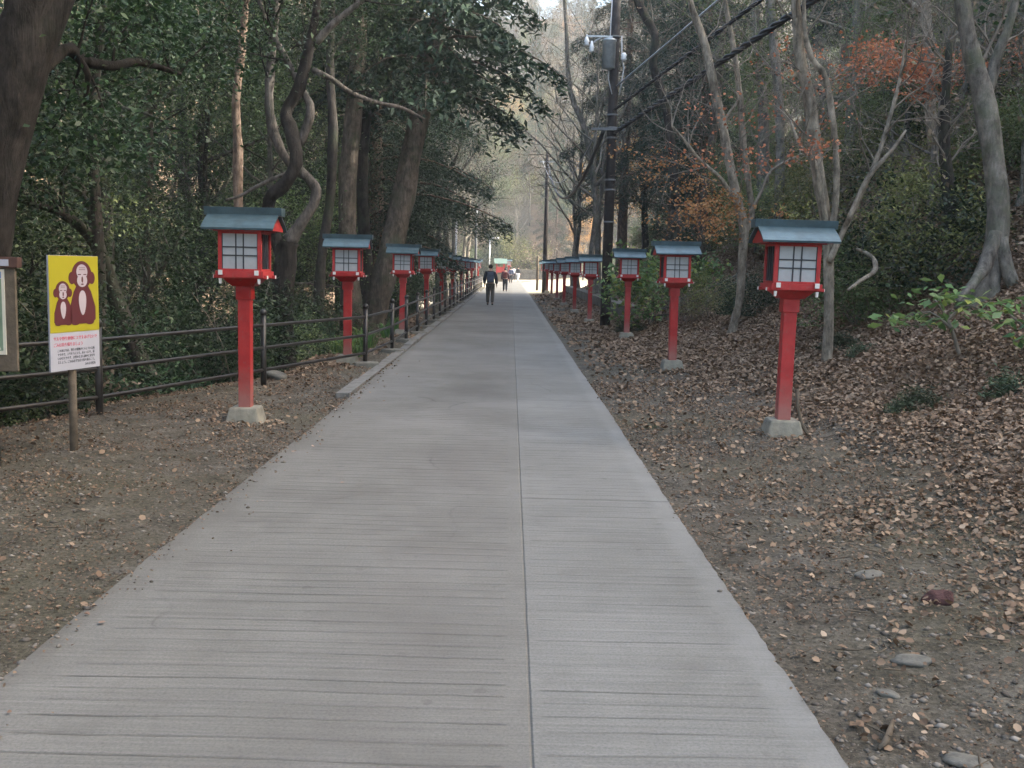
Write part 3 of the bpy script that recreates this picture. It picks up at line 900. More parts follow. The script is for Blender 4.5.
def bare(seed, h, r, nb=9, lev=4, fork=.3):
    rng = np.random.default_rng(seed)
    mb = MB(); tl, tr = trunk_line(rng, h * .75, r, .07); mb.tube(tl, tr, 8)
    tips = []
    P = dict(wob=.16, trop=(.10, .06, .02, 0), lev=lev, kids=(5, 5, 4), ratio=.52, start=.25, fwd=.95, sides=7)
    for k in range(nb):
        t = fork + (1 - fork) * (k + .5) / nb
        z = t * h * .75
        p = np.array([np.interp(z, tl[:, 2], tl[:, 0]), np.interp(z, tl[:, 2], tl[:, 1]), z])
        a = k * 2.4 + rng.uniform(-.5, .5)
        d = nrm(np.array([math.cos(a), math.sin(a), rng.uniform(.6, 1.3)]))
        branch(mb, rng, p, d, h * .42 * (1.1 - .5 * t), np.interp(z, tl[:, 2], tr) * .6, 0, P, tips)
    return mb, np.array(tips), rng


def plant_tree(name, label, cat, group, tm, cm):
    root = thing(name, (0, 0, -400), label, cat, group)
    ch = [link('trunk', tm, None, root)]
    for c in (cm if isinstance(cm, list) else [cm]):
        if c is not None: ch.append(link('crown', c, None, root))
    return root, ch


PROTO = {}


def proto(key, name, cat, tm, cms):
    PROTO[key] = dict(name=name, cat=cat, tm=tm, cms=cms)


def place(key, x, y, label, group=None, s=1.0, sz=None, rz=None, z=None, sink=.05, lean=(0, 0)):
    P = PROTO[key]
    zz_ = float(H(x, y)) - sink if z is None else z
    root = thing(P['name'], (x, y, zz_), label, P['cat'], group)
    root.rotation_euler = (lean[0], lean[1], rnd.uniform(0, 6.28) if rz is None else rz)
    root.scale = (s, s, sz or s)
    for nm, me in [('trunk' if P['cat'] == 'tree' else 'stem', P['tm'])] + [('crown' if P['cat'] == 'tree' else 'foliage', c) for c in P['cms']]:
        o = bpy.data.objects.new(nm, me); COL.objects.link(o); o.parent = root
    return root


def mk(mb, name, m):
    me = mb.mesh(name); me.materials.append(m); return me


for i in range(3):
    mb, C, ls, rng = broadleaf(20 + i, 11 + i * 1.3, .19, .14, 3.6, 16, 62000, .066)
    proto('ever%d' % i, 'evergreen_tree', 'tree', mk(mb, 'trunk', M['bark_dark']), [leafmesh('crown', rng, C, ls, M['leaf_dark'], aspect=.5, up=.7)])
for i in range(2):
    mb, C, D, ls, rng = conifer(40 + i, 16 + 3 * i, .24, .16, 3.4, 60000, .105)
    proto('cedar%d' % i, 'cedar_tree', 'tree', mk(mb, 'trunk', M['bark_cedar']), [leafmesh('crown', rng, C, ls, M['leaf_cedar'], aspect=.32, up=.5, long_dir=D)])
for i in range(3):
    mb, tips, rng = bare(60 + i, 11 + i, .15)
    C = tips[rng.integers(0, len(tips), 260)] + rng.normal(0, .12, (260, 3))
    proto('bare%d' % i, 'bare_tree', 'tree', mk(mb, 'trunk', M['bark_grey']), [leafmesh('crown', rng, C, .08, M['leaf_brown'], aspect=.6)])
mb, tips, rng = bare(69, 14, .14, 15, 4, .38)
C = tips[rng.integers(0, len(tips), 2200)] + rng.normal(0, .2, (2200, 3))
proto('wispy', 'bare_tree', 'tree', mk(mb, 'trunk', M['bark_grey']), [leafmesh('crown', rng, C, .07, M['leaf_brown'], aspect=.6)])
mb, tips, rng = bare(66, 10, .13)
C = tips[rng.integers(0, len(tips), 6000)] + rng.normal(0, .22, (6000, 3))
proto('gold', 'autumn_tree', 'tree', mk(mb, 'trunk', M['bark_grey']), [leafmesh('crown', rng, C, .13, M['leaf_orange'], aspect=.7)])
C = tips[rng.integers(0, len(tips), 6000)] + rng.normal(0, .25, (6000, 3))
proto('brownt', 'autumn_tree', 'tree', mk(mb, 'trunk', M['bark_grey']), [leafmesh('crown', rng, C, .14, M['leaf_brown'], aspect=.7)])
mb, C, ls, rng = broadleaf(70, 10, .16, .16, 3.4, 14, 30000, .085)
proto('light', 'leafy_tree', 'tree', mk(mb, 'trunk', M['bark_grey']), [leafmesh('crown', rng, C, ls, M['leaf_mid'], aspect=.5, up=.7)])


def shrub(seed, h, w, leaves, ls, m, spread=.16, stems=7, kids=(4, 3)):
    rng = np.random.default_rng(seed)
    mb = MB(); tips = []
    P = dict(wob=.2, trop=(.03, 0, 0), lev=2, kids=kids, ratio=.55, start=.25, fwd=.8, sides=5)
    for k in range(stems):
        a = k * 2.4 + rng.uniform(-.5, .5)
        d = nrm(np.array([math.cos(a) * w / h, math.sin(a) * w / h, rng.uniform(.5, 1.1)]))
        branch(mb, rng, np.array([0, 0, -.1]), d, h * rng.uniform(.8, 1.2), .018, 0, P, tips)
    tips = np.array(tips)
    C = tips[rng.integers(0, len(tips), leaves)] + rng.normal(0, spread, (leaves, 3))
    C[:, 2] = np.maximum(C[:, 2], .02)
    return mb, C, ls, rng


for key, nm, seed, h, w, n, ls, m, asp in (('shrub_green', 'shrub', 88, 1.5, .9, 3200, .11, 'leaf_big', .5), ('shrub_dark', 'shrub', 80, 1.3, .8, 9000, .055, 'leaf_dark', .5), ('shrub_dark2', 'shrub', 81, 1.8, .9, 11000, .062, 'leaf_dark', .42),
                                           ('shrub_mid', 'shrub', 82, 1.2, .8, 6500, .058, 'leaf_mid', .5), ('shrub_yellow', 'shrub', 83, 1.5, .9, 7000, .055, 'leaf_yellow', .5),
                                           ('shrub_brown', 'shrub', 84, 1.2, .9, 900, .08, 'leaf_brown', .6), ('fern', 'fern', 85, .38, .5, 1500, .10, 'fern', .25)):
    mb, C, l2, rng = shrub(seed, h, w, n, ls, M[m], .15 if nm == 'shrub' else .09)
    proto(key, nm, 'shrub' if nm == 'shrub' else 'fern', mk(mb, 'stem', M['twig']), [leafmesh('foliage', rng, C, l2, M[m], aspect=asp, up=.8)])

# bladed clump
rng = np.random.default_rng(90)
V, F = [], []
for k in range(70):
    a = rng.uniform(0, 6.28); L = rng.uniform(.25, .5); out = rng.uniform(.1, .4)
    o = np.array([math.cos(a), math.sin(a), 0]); sd = np.array([-o[1], o[0], 0]) * .016
    p0 = o * rng.uniform(0, .12); p1 = p0 + o * out * .4 + np.array([0, 0, L * .7]); p2 = p0 + o * out + np.array([0, 0, L * .8])
    b0 = len(V); V += [p0 - sd, p0 + sd, p1 + sd, p1 - sd, p2]
    F += [(b0, b0 + 1, b0 + 2, b0 + 3), (b0 + 3, b0 + 2, b0 + 4, b0 + 4)]
mb = MB(); mb.add(V, [f if f[2] != f[3] else f[:3] for f in F])
me = mb.mesh('blades'); a = me.attributes.new('v', 'FLOAT', 'FACE'); a.data.foreach_set('value', np.repeat(rng.uniform(.1, .75, 70), 2).astype(np.float32))
me.materials.append(M['leaf_big'])
BLADES = me

# ------------------------------------------------------------------ individual trees of the photograph
def px_tube(mb, pts, Y, wpx, n=10, jit=.0, sub=3):
    """limb through pixel points at distance Y (number or list); wpx = width in pixels"""
    m = len(pts)
    Ys = [Y] * m if np.isscalar(Y) else Y
    w = np.interp(np.arange(m), np.linspace(0, m - 1, len(wpx)), wpx) if not np.isscalar(wpx) else np.full(m, wpx)
    Pp = np.array([at(px, py, yy) for (px, py), yy in zip(pts, Ys)])
    rad = np.array([w[i] * Ys[i] / FPX / 2 for i in range(m)])
    # Catmull-Rom
    out, rr = [], []
    for i in range(m - 1):
        p0, p1, p2, p3 = Pp[max(i - 1, 0)], Pp[i], Pp[i + 1], Pp[min(i + 2, m - 1)]
        for k in range(sub):
            t = k / sub
            out.append(.5 * ((2 * p1) + (p2 - p0) * t + (2 * p0 - 5 * p1 + 4 * p2 - p3) * t * t + (3 * p1 - p0 - 3 * p2 + p3) * t ** 3))
            rr.append(rad[i] * (1 - t) + rad[i + 1] * t)
    out.append(Pp[-1]); rr.append(rad[-1])
    rr = np.array(rr) * (1 + np.random.default_rng(m + int(w[0])).normal(0, .045, len(rr)))
    mb.tube(out, rr, n + 4, rough=.045)
    return np.array(out)


def twigs_from(mb, rng, line, n, L, r, P, tips, t0=.3, up=.4):
    for k in range(n):
        i = int(len(line) * (t0 + (1 - t0) * rng.uniform(0, 1))); i = min(max(i, 1), len(line) - 1)
        ax = nrm(line[i] - line[i - 1]); d = nrm(nrm(np.cross(ax, rng.normal(0, 1, 3))) + ax * .5 + np.array([0, 0, up]))
        branch(mb, rng, line[i], d, L * rng.uniform(.6, 1.2), r, 0, P, tips)


def clusters(rng, lst, flatten=.45):
    """leaf centres from (px, py, Y, radius m, count)"""
    C = []
    for px, py, Y, rad, n in lst:
        c = at(px, py, Y); n = int(n * 1.5); rad = rad * 1.35
        k = max(5, n // 22)
        sub = c + rng.normal(0, 1, (k, 3)) * rad * np.array([.75, .75, flatten * .7])
        C.append(sub[rng.integers(0, k, n)] + rng.normal(0, 1, (n, 3)) * rad * .22 * np.array([1, 1, .5]))
    return np.concatenate(C)


def hero(name, label, cat, base, mb, barkm, crowns=(), twig=None, group=None, limbs=None):
    """tree at its foot, its meshes moved into its own coordinates"""
    root = thing(name, base, label, cat, group)
    off = Matrix.Translation([-float(v) for v in base])
    me = mb.mesh('trunk'); me.transform(off); link('trunk', me, barkm, root)
    if twig is not None and twig.v:
        me = twig.mesh('twigs'); me.transform(off); link('twigs', me, M['twig'], root)
    if limbs is not None:
        me = limbs[0].mesh('limbs'); me.transform(off); link('limbs', me, limbs[1], root)
    for c in crowns:
        c.transform(off); link('crown', c, None, root)
    return root


PT = dict(wob=.2, trop=(.05, .02, 0), lev=3, kids=(4, 4), ratio=.55, start=.25, fwd=.9, sides=5)
PT2 = dict(wob=.2, trop=(.05, .02, 0), lev=2, kids=(5,), ratio=.5, start=.2, fwd=.9, sides=4)

# the great dark trunk at the left edge, forked, close to the camera
rng = np.random.default_rng(101); mb = MB(); tips = []
tl = px_tube(mb, [(-70, 520), (-48, 400), (-32, 300), (-12, 190), (14, 80), (36, -20), (60, -160), (95, -420)], 7.6, [78, 66, 60, 58, 54, 48, 36, 14], 12)
t2 = px_tube(mb, [(-20, 200), (20, 90), (60, -20), (105, -170), (150, -400)], [7.7, 7.65, 7.7, 8, 8.6], [40, 40, 34, 24, 8], 10)
b1 = px_tube(mb, [(15, 100), (64, 50), (82, 60), (112, 66), (140, 62), (180, 74)], [7.8, 8.3, 8.6, 9, 9.5, 10], [16, 12, 11, 10, 7, 4], 7)
b2 = px_tube(mb, [(78, 58), (88, 75), (86, 95), (84, 112)], [8.5, 8.6, 8.7, 8.8], [7, 6, 5, 3], 6)
twigs_from(mb, rng, b1, 6, .9, .014, PT, tips)
twigs_from(mb, rng, tl, 10, 2.6, .05, PT, tips, .8)
twigs_from(mb, rng, t2, 10, 2.4, .05, PT, tips, .55)
tips = np.array(tips)
C = tips[rng.integers(0, len(tips), 24000)] + rng.normal(0, .35, (24000, 3)) * np.array([1, 1, .5])
base = at(-60, 470, 7.6); base[2] = float(H(base[0], base[1]))
hero('evergreen_tree', 'massive dark forked trunk leaning over the map board', 'tree', base, mb, M['bark_black'], [leafmesh('crown', rng, C, .06, M['leaf_dark'], up=.7)])

# the crooked tree behind the first fence-side lantern
rng = np.random.default_rng(102); mb = MB(); lb_ = MB(); tips = []
Yc = 16.4
m0 = px_tube(mb, [(288, 408), (286, 370), (283, 310), (285, 265), (289, 242)], Yc, [30, 22, 20, 22, 20], 10)
s1 = px_tube(mb, [(284, 262), (272, 226), (269, 200), (283, 186), (296, 164), (292, 133), (286, 113), (299, 88), (309, 48), (315, 18), (321, -30), (330, -120)], [Yc, Yc - .1, Yc - .2, Yc - .3, Yc - .3, Yc - .2, Yc, Yc, Yc, Yc, Yc, Yc], [13, 12, 12, 12, 13, 13, 12, 12, 10, 8, 6, 3], 9)
s2 = px_tube(lb_, [(289, 242), (302, 222), (313, 205), (316, 190), (308, 178), (298, 170)], Yc, [15, 11, 10, 10, 10, 10], 9)
s3 = px_tube(lb_, [(297, 172), (287, 160), (278, 144), (271, 122), (269, 95), (272, 50), (277, 0), (284, -90)], Yc + .3, [9, 9, 10, 10, 9, 8, 7, 3], 8)
s4 = px_tube(lb_, [(299, 145), (309, 120), (310, 105), (303, 92), (292, 70), (276, 40), (262, 10), (255, -40)], Yc + .1, [8, 9, 8, 7, 6, 6, 5, 3], 8)
s5 = px_tube(lb_, [(316, 43), (330, 27), (345, 14), (362, 0), (385, -25)], Yc, [7, 7, 6, 6, 3], 7)
s6 = px_tube(lb_, [(313, 70), (330, 78), (350, 92), (375, 102), (402, 108), (424, 119)], [Yc, Yc, 16.8, 17.2, 17.8, 18.4], [6, 5, 5, 4, 4, 2], 6)
s7 = px_tube(lb_, [(226, 200), (240, 196), (258, 186), (280, 176), (296, 172)], Yc + .2, [3, 3, 4, 4, 5], 5)
for l_ in (s1, s3, s4, s5): twigs_from(mb, rng, l_, 7, 1.3, .02, PT, tips, .6)
twigs_from(mb, rng, s6, 8, .8, .01, PT2, tips, .2)
tips = np.array(tips)
C = tips[rng.integers(0, len(tips), 5000)] + rng.normal(0, .28, (5000, 3)) * np.array([1, 1, .5])
base = at(288, 388, Yc); base[2] = float(H(base[0], base[1]))
hero('crooked_tree', 'twisted dark tree with S-bent stems right behind the near fence-side lantern', 'tree', base, mb, M['bark_black'], [leafmesh('crown', rng, C, .06, M['leaf_dark'], up=.7)], limbs=(lb_, M['bark_limb']))

# leaning trunk with the dark overhanging crown
rng = np.random.default_rng(103); mb = MB()
px_tube(mb, [(364, 350), (374, 318), (389, 258), (403, 198), (413, 146), (426, 88), (438, 20), (447, -60), (452, -150)], [24, 24, 24, 24.2, 24.4, 24.6, 25, 25.3, 25.5], [34, 27, 24, 22, 21, 19, 15, 10, 5], 10)
tl = []; C = []; D = []
for k in range(70):
    py = 95 - 290 * ((k + rng.uniform(0, 1)) / 70); u = k / 70
    p = at(np.interp(py, [-150, 95, 200], [452, 425, 409]), py, 24.8)
    a = k * 2.399; L = (3.0 * (1 - u) ** .6 + .4) * rng.uniform(.6, 1.1)
    o = np.array([math.cos(a), math.sin(a), 0]); s = np.linspace(0, 1, 6)
    pts = p + o * (s * L)[:, None] + np.array([0, 0, 1.0]) * ((.2 * s - .5 * s * s) * L)[:, None]
    mb.tube(pts, np.linspace(.045, .01, 6), 4, cap=False)
    m = int(230 * (.35 + L / 3)); q = rng.uniform(.12, 1, m) ** .7; sd = np.cross(o, (0, 0, 1.0)); w = rng.normal(0, 1, m) * .26 * L * (1.05 - q * .7)
    c = p + o * (q * L)[:, None] + sd * w[:, None]; c[:, 2] += (.2 * q - .5 * q * q) * L - np.abs(w) * .35 - np.abs(rng.normal(0, .16, m))
    C.append(c); D.append(np.repeat(o[None] * .9 + np.array([[0, 0, -.45]]), m, 0))
C, D = np.concatenate(C), np.concatenate(D)
base = at(384, 330, 24); base[2] = float(H(base[0], base[1]))
hero('cedar_tree', 'thick pale-barked conifer trunk leaning to the path behind the third fence-side lantern', 'tree', base, mb, M['bark_brown'], [leafmesh('crown', rng, C, .22, M['leaf_cedar'], aspect=.34, up=.5, long_dir=D)])

# straight trunks among the dark wood
for (pts, Y, w, bk, lab, nm) in (
        ([(352, 330), (350, 280), (347, 205), (350, 150), (356, 90), (360, 20), (362, -120)], 23, [24, 19, 17, 17, 16, 14, 8], 'bark_brown', 'straight brown trunk between the second and third fence-side lanterns', 'cedar_tree'),
        ([(368, 330), (366, 260), (362, 180), (366, 100), (370, 0), (372, -120)], 26, [14, 13, 12, 11, 10, 6], 'bark_dark', 'slim blackish trunk close beside the straight brown trunk', 'cedar_tree'),
        ([(240, 330), (239, 260), (238, 205), (238, 150), (236, 100), (243, 40), (246, -20), (250, -160)], 17.6, [10, 9, 9, 9, 8, 7, 6, 3], 'bark_rust', 'slender reddish bare trunk rising behind the roof of the near fence-side lantern', 'cedar_tree'),
        ([(104, 420), (101, 370), (100, 300), (98, 240), (95, 190), (92, 120), (100, 40), (110, -80)], 12.5, [15, 13, 12, 11, 11, 9, 8, 5], 'bark_dark', 'dark slim trunk rising behind the monkey sign', 'evergreen_tree'),
        ([(170, 425), (160, 395), (141, 362), (118, 305), (106, 268), (92, 238), (60, 212), (20, 198), (-30, 170)], [13, 13, 13, 13, 13, 12.8, 12.4, 12, 11.5], [24, 19, 17, 16, 14, 12, 10, 8, 5], 'bark_dark', 'dark sinuous trunk leaning left beyond the fence beside the monkey sign', 'evergreen_tree'),
        ([(96, 250), (92, 215), (78, 185), (52, 160), (30, 143), (6, 120)], 13.2, [10, 9, 9, 8, 7, 4], 'bark_dark', 'crooked dark limb-like stem above the monkey sign', 'evergreen_tree'),
        ([(54, 330), (55, 280), (58, 225), (57, 180), (60, 90), (58, -40)], 18, [8, 7, 6, 6, 5, 3], 'bark_pale', 'thin pale trunk seen between the sign and the great dark trunk', 'bare_tree'),
        ([(146, 360), (147, 260), (150, 150), (148, 60), (146, -60)], 24, [8, 7, 6, 6, 3], 'bark_brown', 'thin brown trunk deep in the wood above the fence, right of the sign', 'bare_tree'),
        ([(318, 320), (321, 262), (330, 200), (333, 130), (330, 60), (335, -60)], 21, [12, 10, 9, 9, 8, 4], 'bark_dark', 'dark thin stem right of the crooked tree', 'evergreen_tree')):
    rng = np.random.default_rng(int(pts[0][0] + 1000)); mb = MB(); tips = []
    l_ = px_tube(mb, pts, Y, w, 9)
    twigs_from(mb, rng, l_, 9, 1.5, .02, PT, tips, .68)
    tips = np.array(tips)
    nl = 7500 if nm != 'bare_tree' else 300
    C = tips[rng.integers(0, len(tips), nl)] + rng.normal(0, .3, (nl, 3)) * np.array([1, 1, .55])
    y0 = Y if np.isscalar(Y) else Y[0]
    base = at(pts[0][0], pts[0][1], y0); base[2] = float(H(base[0], base[1]))
    hero(nm, lab, 'tree', base, mb, M[bk], [leafmesh('crown', rng, C, .065, M['leaf_cedar' if nm == 'cedar_tree' else 'leaf_dark'], up=.7)])

# ---- right bank
# grey trunk with spreading root flare at the right
rng = np.random.default_rng(120); mb = MB(); tw = MB(); tips = []
Yr = 12.0
l1 = px_tube(mb, [(979, 312), (985, 284), (997, 240), (998, 200), (994, 165), (986, 108), (972, 55), (962, 0), (957, -60), (950, -200)], Yr, [50, 29, 21, 20, 20, 20, 17, 15, 13, 6], 12)
px_tube(mb, [(996, 232), (986, 264), (972, 285), (956, 302)], [Yr - .12, Yr - .2, Yr - .4, Yr - .55], [12, 12, 10, 5], 8)
px_tube(mb, [(1000, 238), (1007, 270), (1018, 292), (1030, 305)], [Yr - .1, Yr - .15, Yr - .2, Yr - .2], [14, 14, 11, 6], 8)
l2 = px_tube(mb, [(984, 105), (996, 60), (1012, 15), (1030, -60)], Yr + .2, [12, 10, 8, 5], 8)
twigs_from(tw, rng, l1, 10, 1.6, .02, PT, tips, .6); twigs_from(tw, rng, l2, 6, 1.4, .015, PT, tips, .3)
base = at(986, 292, Yr); base[2] = float(H(base[0], base[1]))
tp = np.array(tips); C = tp[rng.integers(0, len(tp), 700)] + rng.normal(0, .2, (700, 3))
hero('grey_tree', 'stout grey trunk with flared roots on the leafy slope at far right', 'tree', base, mb, M['bark_grey'], [leafmesh('crown', rng, C, .09, M['leaf_dark'], up=.7)], tw)

# forked pale tree behind the near right lantern, with red leaves
rng = np.random.default_rng(121); mb = MB(); tw = MB(); tips = []
Y2 = 12.6
a1 = px_tube(mb, [(825, 378), (827, 360), (829, 300), (828, 250), (825, 217), (817, 165), (809, 97), (801, 65), (797, 22), (794, -40), (790, -140)], Y2, [16, 11, 10, 10, 12, 12.5, 12, 11, 9, 7, 3], 10)
a2 = px_tube(mb, [(828, 240), (835, 210), (836, 150), (826, 80), (812, 58), (804, 20), (806, -60)], Y2 - .15, [7, 7, 6, 6, 5, 4, 2], 7)
a3 = px_tube(mb, [(826, 228), (820, 190), (814, 162), (800, 146), (790, 120)], Y2 - .2, [6, 6, 5, 4, 2], 6)
a4 = px_tube(mb, [(829, 262), (840, 238), (864, 188), (880, 150), (892, 110), (900, 78), (906, 40)], Y2 - .1, [7, 6.5, 5, 4, 4, 3, 2], 7)
a5 = px_tube(mb, [(846, 225), (868, 178), (892, 150), (906, 130)], Y2 - .2, [5, 5, 4, 2], 6)
for l_ in (a1, a2, a4): twigs_from(tw, rng, l_, 9, 1.5, .012, PT, tips, .4, .2)
twigs_from(tw, rng, a3, 4, .9, .008, PT2, tips, .3)
base = at(826, 366, Y2); base[2] = float(H(base[0], base[1]))
C = clusters(rng, [(720, 160, 12.6, .35, 60), (775, 150, 12.4, .4, 70), (800, 110, 12.8, .5, 90), (760, 105, 13, .45, 60), (830, 45, 13, .5, 90), (792, 152, 12, .3, 60), (850, 70, 13, .4, 90)], .3)
hero('maple_tree', 'forked pale maple with thin stems right behind the near right lantern', 'tree', base, mb, M['bark_pale'], [leafmesh('crown', rng, C, .045, M['leaf_red'], aspect=.8, up=.7)], tw)

# slim pale tree at the leaf heap, left of the near right lantern
rng = np.random.default_rng(122); mb = MB(); tw = MB(); tips = []
Y3 = 18.0
c1 = px_tube(mb, [(731, 338), (734, 324), (740, 296), (742, 260), (744, 230), (737, 199), (730, 165), (722, 124), (713, 82), (704, 41), (692, 8), (680, -50)], Y3, [11, 9, 8, 8, 10, 9, 9, 9, 9, 8, 6, 3], 9)
c2 = px_tube(mb, [(745, 232), (752, 215), (749, 187), (743, 140), (740, 100), (734, 50), (725, 0), (720, -60)], Y3 + .1, [7, 6, 6, 6, 6, 5, 4, 2], 7)
c3 = px_tube(mb, [(737, 205), (722, 180), (700, 160), (684, 140), (672, 126)], Y3 - .1, [4, 4, 3, 3, 2], 6)
c4 = px_tube(mb, [(750, 215), (762, 190), (772, 170), (800, 155), (812, 150)], Y3 - .2, [4, 3, 3, 2, 2], 6)
c5 = px_tube(mb, [(722, 124), (730, 112), (738, 100), (735, 92)], Y3, [4, 3, 3, 2], 6)
for l_ in (c1, c2, c3, c4): twigs_from(tw, rng, l_, 9, 1.7, .012, PT, tips, .35, .2)
base = at(733, 326, Y3); base[2] = float(H(base[0], base[1]))
C = clusters(rng, [(700, 218, 17.5, .5, 420), (718, 205, 17.8, .45, 300), (735, 215, 18, .4, 160), (690, 160, 18.3, .5, 130), (672, 165, 19, .5, 130), (712, 185, 18.5, .4, 100)], .4)
hero('autumn_tree', 'slim pale tree with a spray of orange leaves beside the second hillside lantern', 'tree', base, mb, M['bark_pale'], [leafmesh('crown', rng, C, .055, M['leaf_orange'], aspect=.8, up=.7)], tw)

# mottled trunk with the red-orange spray at the upper right
rng = np.random.default_rng(123); mb = MB(); tw = MB(); tips = []
Y4 = 17.0
d1 = px_tube(mb, [(950, 280), (945, 220), (936, 165), (930, 105), (929, 45), (923, 0), (916, -80)], Y4, [12, 11, 10, 10, 11, 11, 6], 8)
d2 = px_tube(mb, [(927, 20), (915, 6), (900, -5), (880, -20)], Y4, [6, 5, 5, 3], 6)
d3 = px_tube(mb, [(929, 95), (905, 82), (880, 74), (850, 66)], Y4 - .6, [4, 3, 2, 2], 5)
d4 = px_tube(mb, [(930, 80), (955, 68), (985, 58)], Y4 - .8, [4, 3, 2], 5)
for l_ in (d1, d3, d4): twigs_from(tw, rng, l_, 9, 1.6, .012, PT, tips, .3, .1)
base = at(950, 275, Y4); base[2] = float(H(base[0], base[1]))
C = clusters(rng, [(880, 60, 16, .45, 330), (910, 55, 16.2, .45, 260), (935, 66, 16, .4, 180), (895, 72, 16, .4, 240), (965, 60, 16, .4, 150), (985, 56, 16, .3, 90), (945, 88, 15.8, .3, 130), (930, 92, 16, .25, 70), (860, 64, 16.2, .4, 120)], .3)
hero('maple_tree', 'mottled slim trunk with a flat spray of red-orange leaves high on the bank', 'tree', base, mb, M['bark_pale'], [leafmesh('crown', rng, C, .055, M['leaf_red'], aspect=.8, up=.7)], tw)

for (pts, Y, w, bk, lab) in (
        ([(776, 260), (780, 180), (779, 100), (774, 50), (771, 0), (768, -80)], 24, [11, 10, 9, 9, 8, 4], 'bark_grey', 'grey trunk high on the bank left of the forked pale maple'),
        ([(760, 240), (764, 150), (762, 90), (756, 20), (752, -60)], 27, [11, 10, 10, 9, 5], 'bark_grey', 'grey-brown trunk on the bank behind the slim orange-leaved tree'),
        ([(676, 210), (672, 150), (664, 100), (653, 66), (655, 36), (640, 6), (625, -40)], 30, [9, 8, 8, 8, 8, 8, 5], 'bark_dark', 'dark crooked bare trunk just right of the utility pole top'),
        ([(953, 250), (952, 215), (948, 180), (944, 130), (950, 40)], 14.5, [15, 14, 13, 10, 6], 'bark_dark', 'dark shaded trunk in the thicket left of the stout grey trunk'),
        ([(700, 270), (706, 190), (716, 110), (722, 40), (728, -40)], 32, [9, 8, 8, 7, 4], 'bark_brown', 'brown trunk in the shade behind the orange-leaved tree'),
        ([(890, 180), (892, 90), (886, 30), (884, -60)], 26, [12, 11, 10, 6], 'bark_brown', 'thick brown trunk near the skyline gap at upper right'),
        ([(1012, 120), (1004, 50), (996, 0), (990, -60)], 20, [13, 12, 11, 7], 'bark_grey', 'grey trunk behind the stout grey tree near the top right corner'),
        ([(598, 290), (596, 200), (585, 130), (570, 90), (566, 20), (560, -60)], 46, [7, 6, 6, 5, 4, 2], 'bark_grey', 'pale curved trunk seen left of the utility pole above the lanterns')):
    rng = np.random.default_rng(int(pts[0][0] + 3000)); mb = MB(); tw = MB(); tips = []
    l_ = px_tube(mb, pts, Y, w, 8)
    twigs_from(tw, rng, l_, 12, 1.9 * Y / 22, .018, PT, tips, .4, .25)
    tp = np.array(tips); C = tp[rng.integers(0, len(tp), 260)] + rng.normal(0, .2, (260, 3))
    base = at(pts[0][0], pts[0][1], Y); base[2] = float(H(base[0], base[1]))
    if base[2] < at(pts[0][0], pts[0][1], Y)[2]:      # foot hidden by what stands in front: take the trunk on down to the ground
        g = at(pts[0][0], pts[0][1], Y); mb.tube([g + (0, 0, .1), (g + base) / 2, base - (0, 0, .3)], w[0] * Y / FPX / 2, 8)
    hero('bare_tree', lab, 'tree', base, mb, M[bk], [leafmesh('crown', rng, C, .09, M['leaf_brown'], up=.7)], tw)

# crooked fallen branch on the bank
mb = MB(); px_tube(mb, [(848, 290), (860, 281), (874, 272), (875, 262), (868, 254), (857, 249)], [12.3, 12.6, 13, 13.2, 13.4, 13.6], [3, 4, 5, 5, 4, 3], 6)
tag(mb.build('fallen_branch', M['bark_pale']), 'pale crooked dead branch lying on the bank right of the near right lantern', 'branch')

# big-leaved saplings on the leafy slope
def sapling(label, stems, leaves, seed, ls):
    rng = np.random.default_rng(seed); mb = MB()
    for pts, Y, w in stems: px_tube(mb, pts, Y, w, 6)
    C = []
    for px, py, Y, n in leaves:
        C.append(at(px, py, Y) + rng.normal(0, 1, (int(n * 1.5), 3)) * np.array([.13, .18, .045]))
    C = np.concatenate(C)
    base = at(*stems[0][0][0], stems[0][1]); base[2] = float(H(base[0], base[1]))
    root = thing('sapling', base, label, 'sapling', 'big-leaved saplings on the slope')
    off = Matrix.Translation([-float(v) for v in base])
    me = mb.mesh('stem'); me.transform(off); link('stem', me, M['twig'], root)
    me = leafmesh('foliage', rng, C, ls, M['leaf_big'], aspect=.5, up=1.3, fold=.05); me.transform(off); link('foliage', me, None, root)


sapling('young sapling with broad bright green leaves on the leaf-strewn slope',
        [([(968, 385), (962, 365), (955, 340), (947, 318), (935, 300)], 10.2, [5, 4, 4, 3, 2]), ([(952, 330), (930, 312), (905, 318)], 10.2, [3, 2, 2]), ([(948, 320), (965, 305), (985, 312)], 10.2, [3, 2, 2])],
        [(897, 321, 10.1, 14), (912, 316, 10.2, 14), (928, 302, 10.2, 12), (940, 290, 10.3, 12), (952, 300, 10.2, 10), (963, 306, 10.1, 10), (978, 312, 10.2, 12), (950, 325, 10, 6), (925, 322, 10, 8), (985, 306, 10.3, 8)], 5, .125)
sapling('yellowing sapling with broad leaves cut by the right edge of the slope',
        [([(1040, 400), (1034, 360), (1025, 330), (1010, 315)], 9.4, [5, 4, 3, 2])],
        [(1003, 316, 9.4, 8), (1015, 308, 9.4, 10), (1028, 300, 9.4, 14), (1018, 325, 9.3, 9), (1035, 335, 9.3, 12), (1022, 346, 9.3, 6)], 6, .135)

